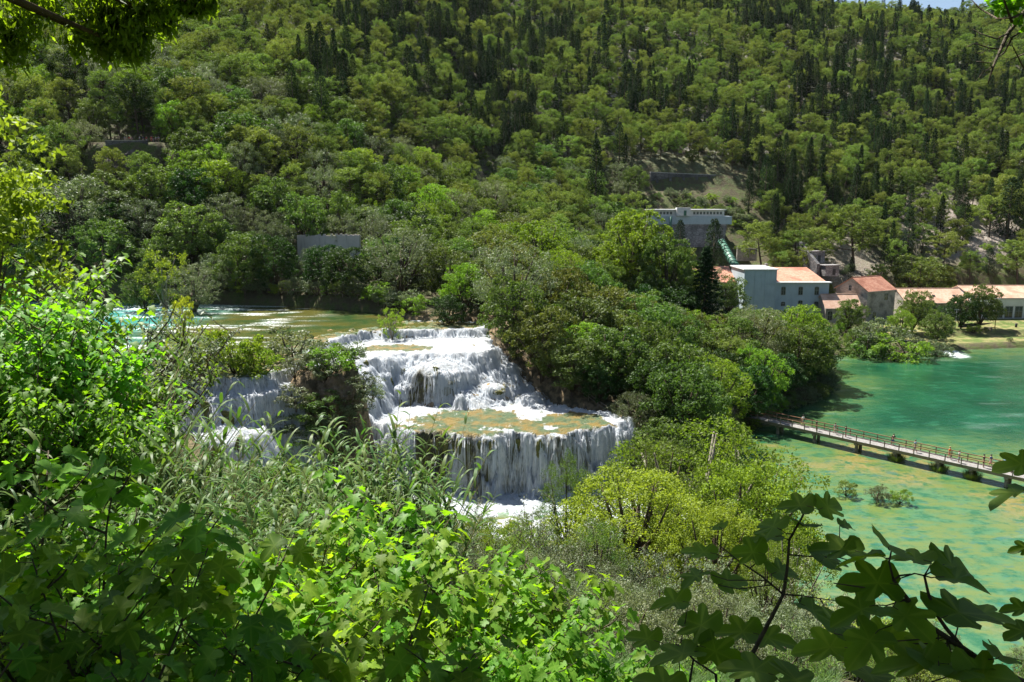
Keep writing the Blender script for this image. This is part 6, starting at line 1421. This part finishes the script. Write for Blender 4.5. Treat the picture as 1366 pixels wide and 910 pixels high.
for p_, d_ in zip(P, D):
    q_ = min(BP, key=lambda k: (k - p_).length + (.3 if k.z > p_.z + .05 else 0)); m_ = q_.lerp(p_, .6) + Vector((0, 0, -.02)) * (q_ - p_).length * 4
    b.tube([q_, m_, p_, p_ + d_.normalized() * .02], [.0022, .0018, .0014, .001], 5)
link('branches', b.mesh('branches', M['stem']), t)
link('foliage', leaves_at('foliage', np.array(P), np.array(D), np.array(U), np.array(S), 'fig', M['fig'], rr), t)
# bare twigs hanging in at the upper right
t = empty('bare_tree', at_depth(1420, -20, 4.0)); tag(t, 'tree whose dark bare forked twigs reach in at the top right corner', 'tree'); o = Vector(t.location); b = MB(); Zt = 4.0
for pts, a_, c_ in [([(1430, -40), (1390, -5), (1366, 17), (1345, 44), (1335, 66), (1325, 88), (1318, 112)], .018, .003), ([(1366, 17), (1350, 24), (1330, 25), (1308, 12), (1290, -6)], .008, .002), ([(1345, 44), (1330, 52), (1308, 45), (1296, 38)], .006, .0015), ([(1335, 66), (1320, 64), (1300, 58), (1290, 62)], .005, .0015), ([(1366, 40), (1350, 50), (1340, 70), (1322, 84), (1302, 82)], .006, .0015), ([(1380, 60), (1366, 72), (1348, 80)], .006, .002), ([(1325, 88), (1312, 96), (1302, 108)], .004, .001), ([(1350, 30), (1342, 8), (1336, -10)], .007, .003), ([(1320, 64), (1308, 72), (1300, 70)], .003, .001), ([(1390, 100), (1366, 92), (1350, 60)], .007, .002)]:
    b.tube([at_depth(u, v, Zt + .1 * math.sin(u)) - o for u, v in pts], [a_ + (c_ - a_) * k / (len(pts) - 1) for k in range(len(pts))], 6)
trk = Vector((5.2, 2.4, 0)); gzt = g(5.2, 2.4); c0 = at_depth(1430, -40, Zt)
b.tube([c0 - o, Vector((3.6, 3.6, 1.35)) - o, Vector((4.5, 3.0, 1.9)) - o, Vector((5.2, 2.4, 2.0)) - o], [.018, .03, .05, .07], 7)
link('twigs', b.mesh('twigs', M['stem']), t)
b = MB(); b.tube([Vector((5.2, 2.4, gzt - .4)) - o, Vector((5.25, 2.4, .5)) - o, Vector((5.1, 2.6, 3.0)) - o, Vector((4.4, 3.6, 4.2)) - o], [.17, .14, .10, .05], 8); link('trunk', b.mesh('trunk', M['bark']), t)
rr = np.random.default_rng(5); C = np.array([at_depth(u, v, Zt) - o for u, v in ((1362, 8), (1355, 12), (1348, 4), (1340, 6), (1332, 14), (1366, 30), (1330, 2))]); link('foliage', foliage('foliage', np.concatenate([C, np.full((len(C), 1), .06)], 1), 14, .06, .03, M['fig'], 3), t)

# grass and stones between the near plants: one sheet of blades
r = np.random.default_rng(11); n = 60000; y = 9 + 26 * r.random(n) ** 1.3; x = r.uniform(-.68, .45, n) * y; z = ground_h(x, y); th = r.random(n) * 6.28; h = .35 + .5 * r.random(n)
C = np.stack([x, y, z - .03], 1); sd = np.stack([np.cos(th), np.sin(th), 0 * th], 1) * .014; ln = np.stack([np.cos(th + 1.2), np.sin(th + 1.2), 0 * th], 1)
m1 = C + np.array([0, 0, 1]) * (h * .6)[:, None] + ln * (h * .15)[:, None]; tp = C + np.array([0, 0, 1]) * (h * .85)[:, None] + ln * (h * .55)[:, None]
V = np.stack([C - sd, C + sd, m1 + sd * .8, tp, m1 - sd * .8], 1).reshape(-1, 3); me = mesh_np('grass', V, np.arange(n * 5).reshape(n, 5), M['reed'], False, [('var', 'FACE', r.random(n))])
tag(link('grass', me), 'long pale grass covering the near slope', 'grass', kind='stuff')
scene.cycles.max_bounces = 6; scene.cycles.diffuse_bounces = 3; scene.cycles.glossy_bounces = 2; scene.cycles.transmission_bounces = 3; scene.cycles.caustics_reflective = False; scene.cycles.caustics_refractive = False
scene.cycles.use_denoising = True
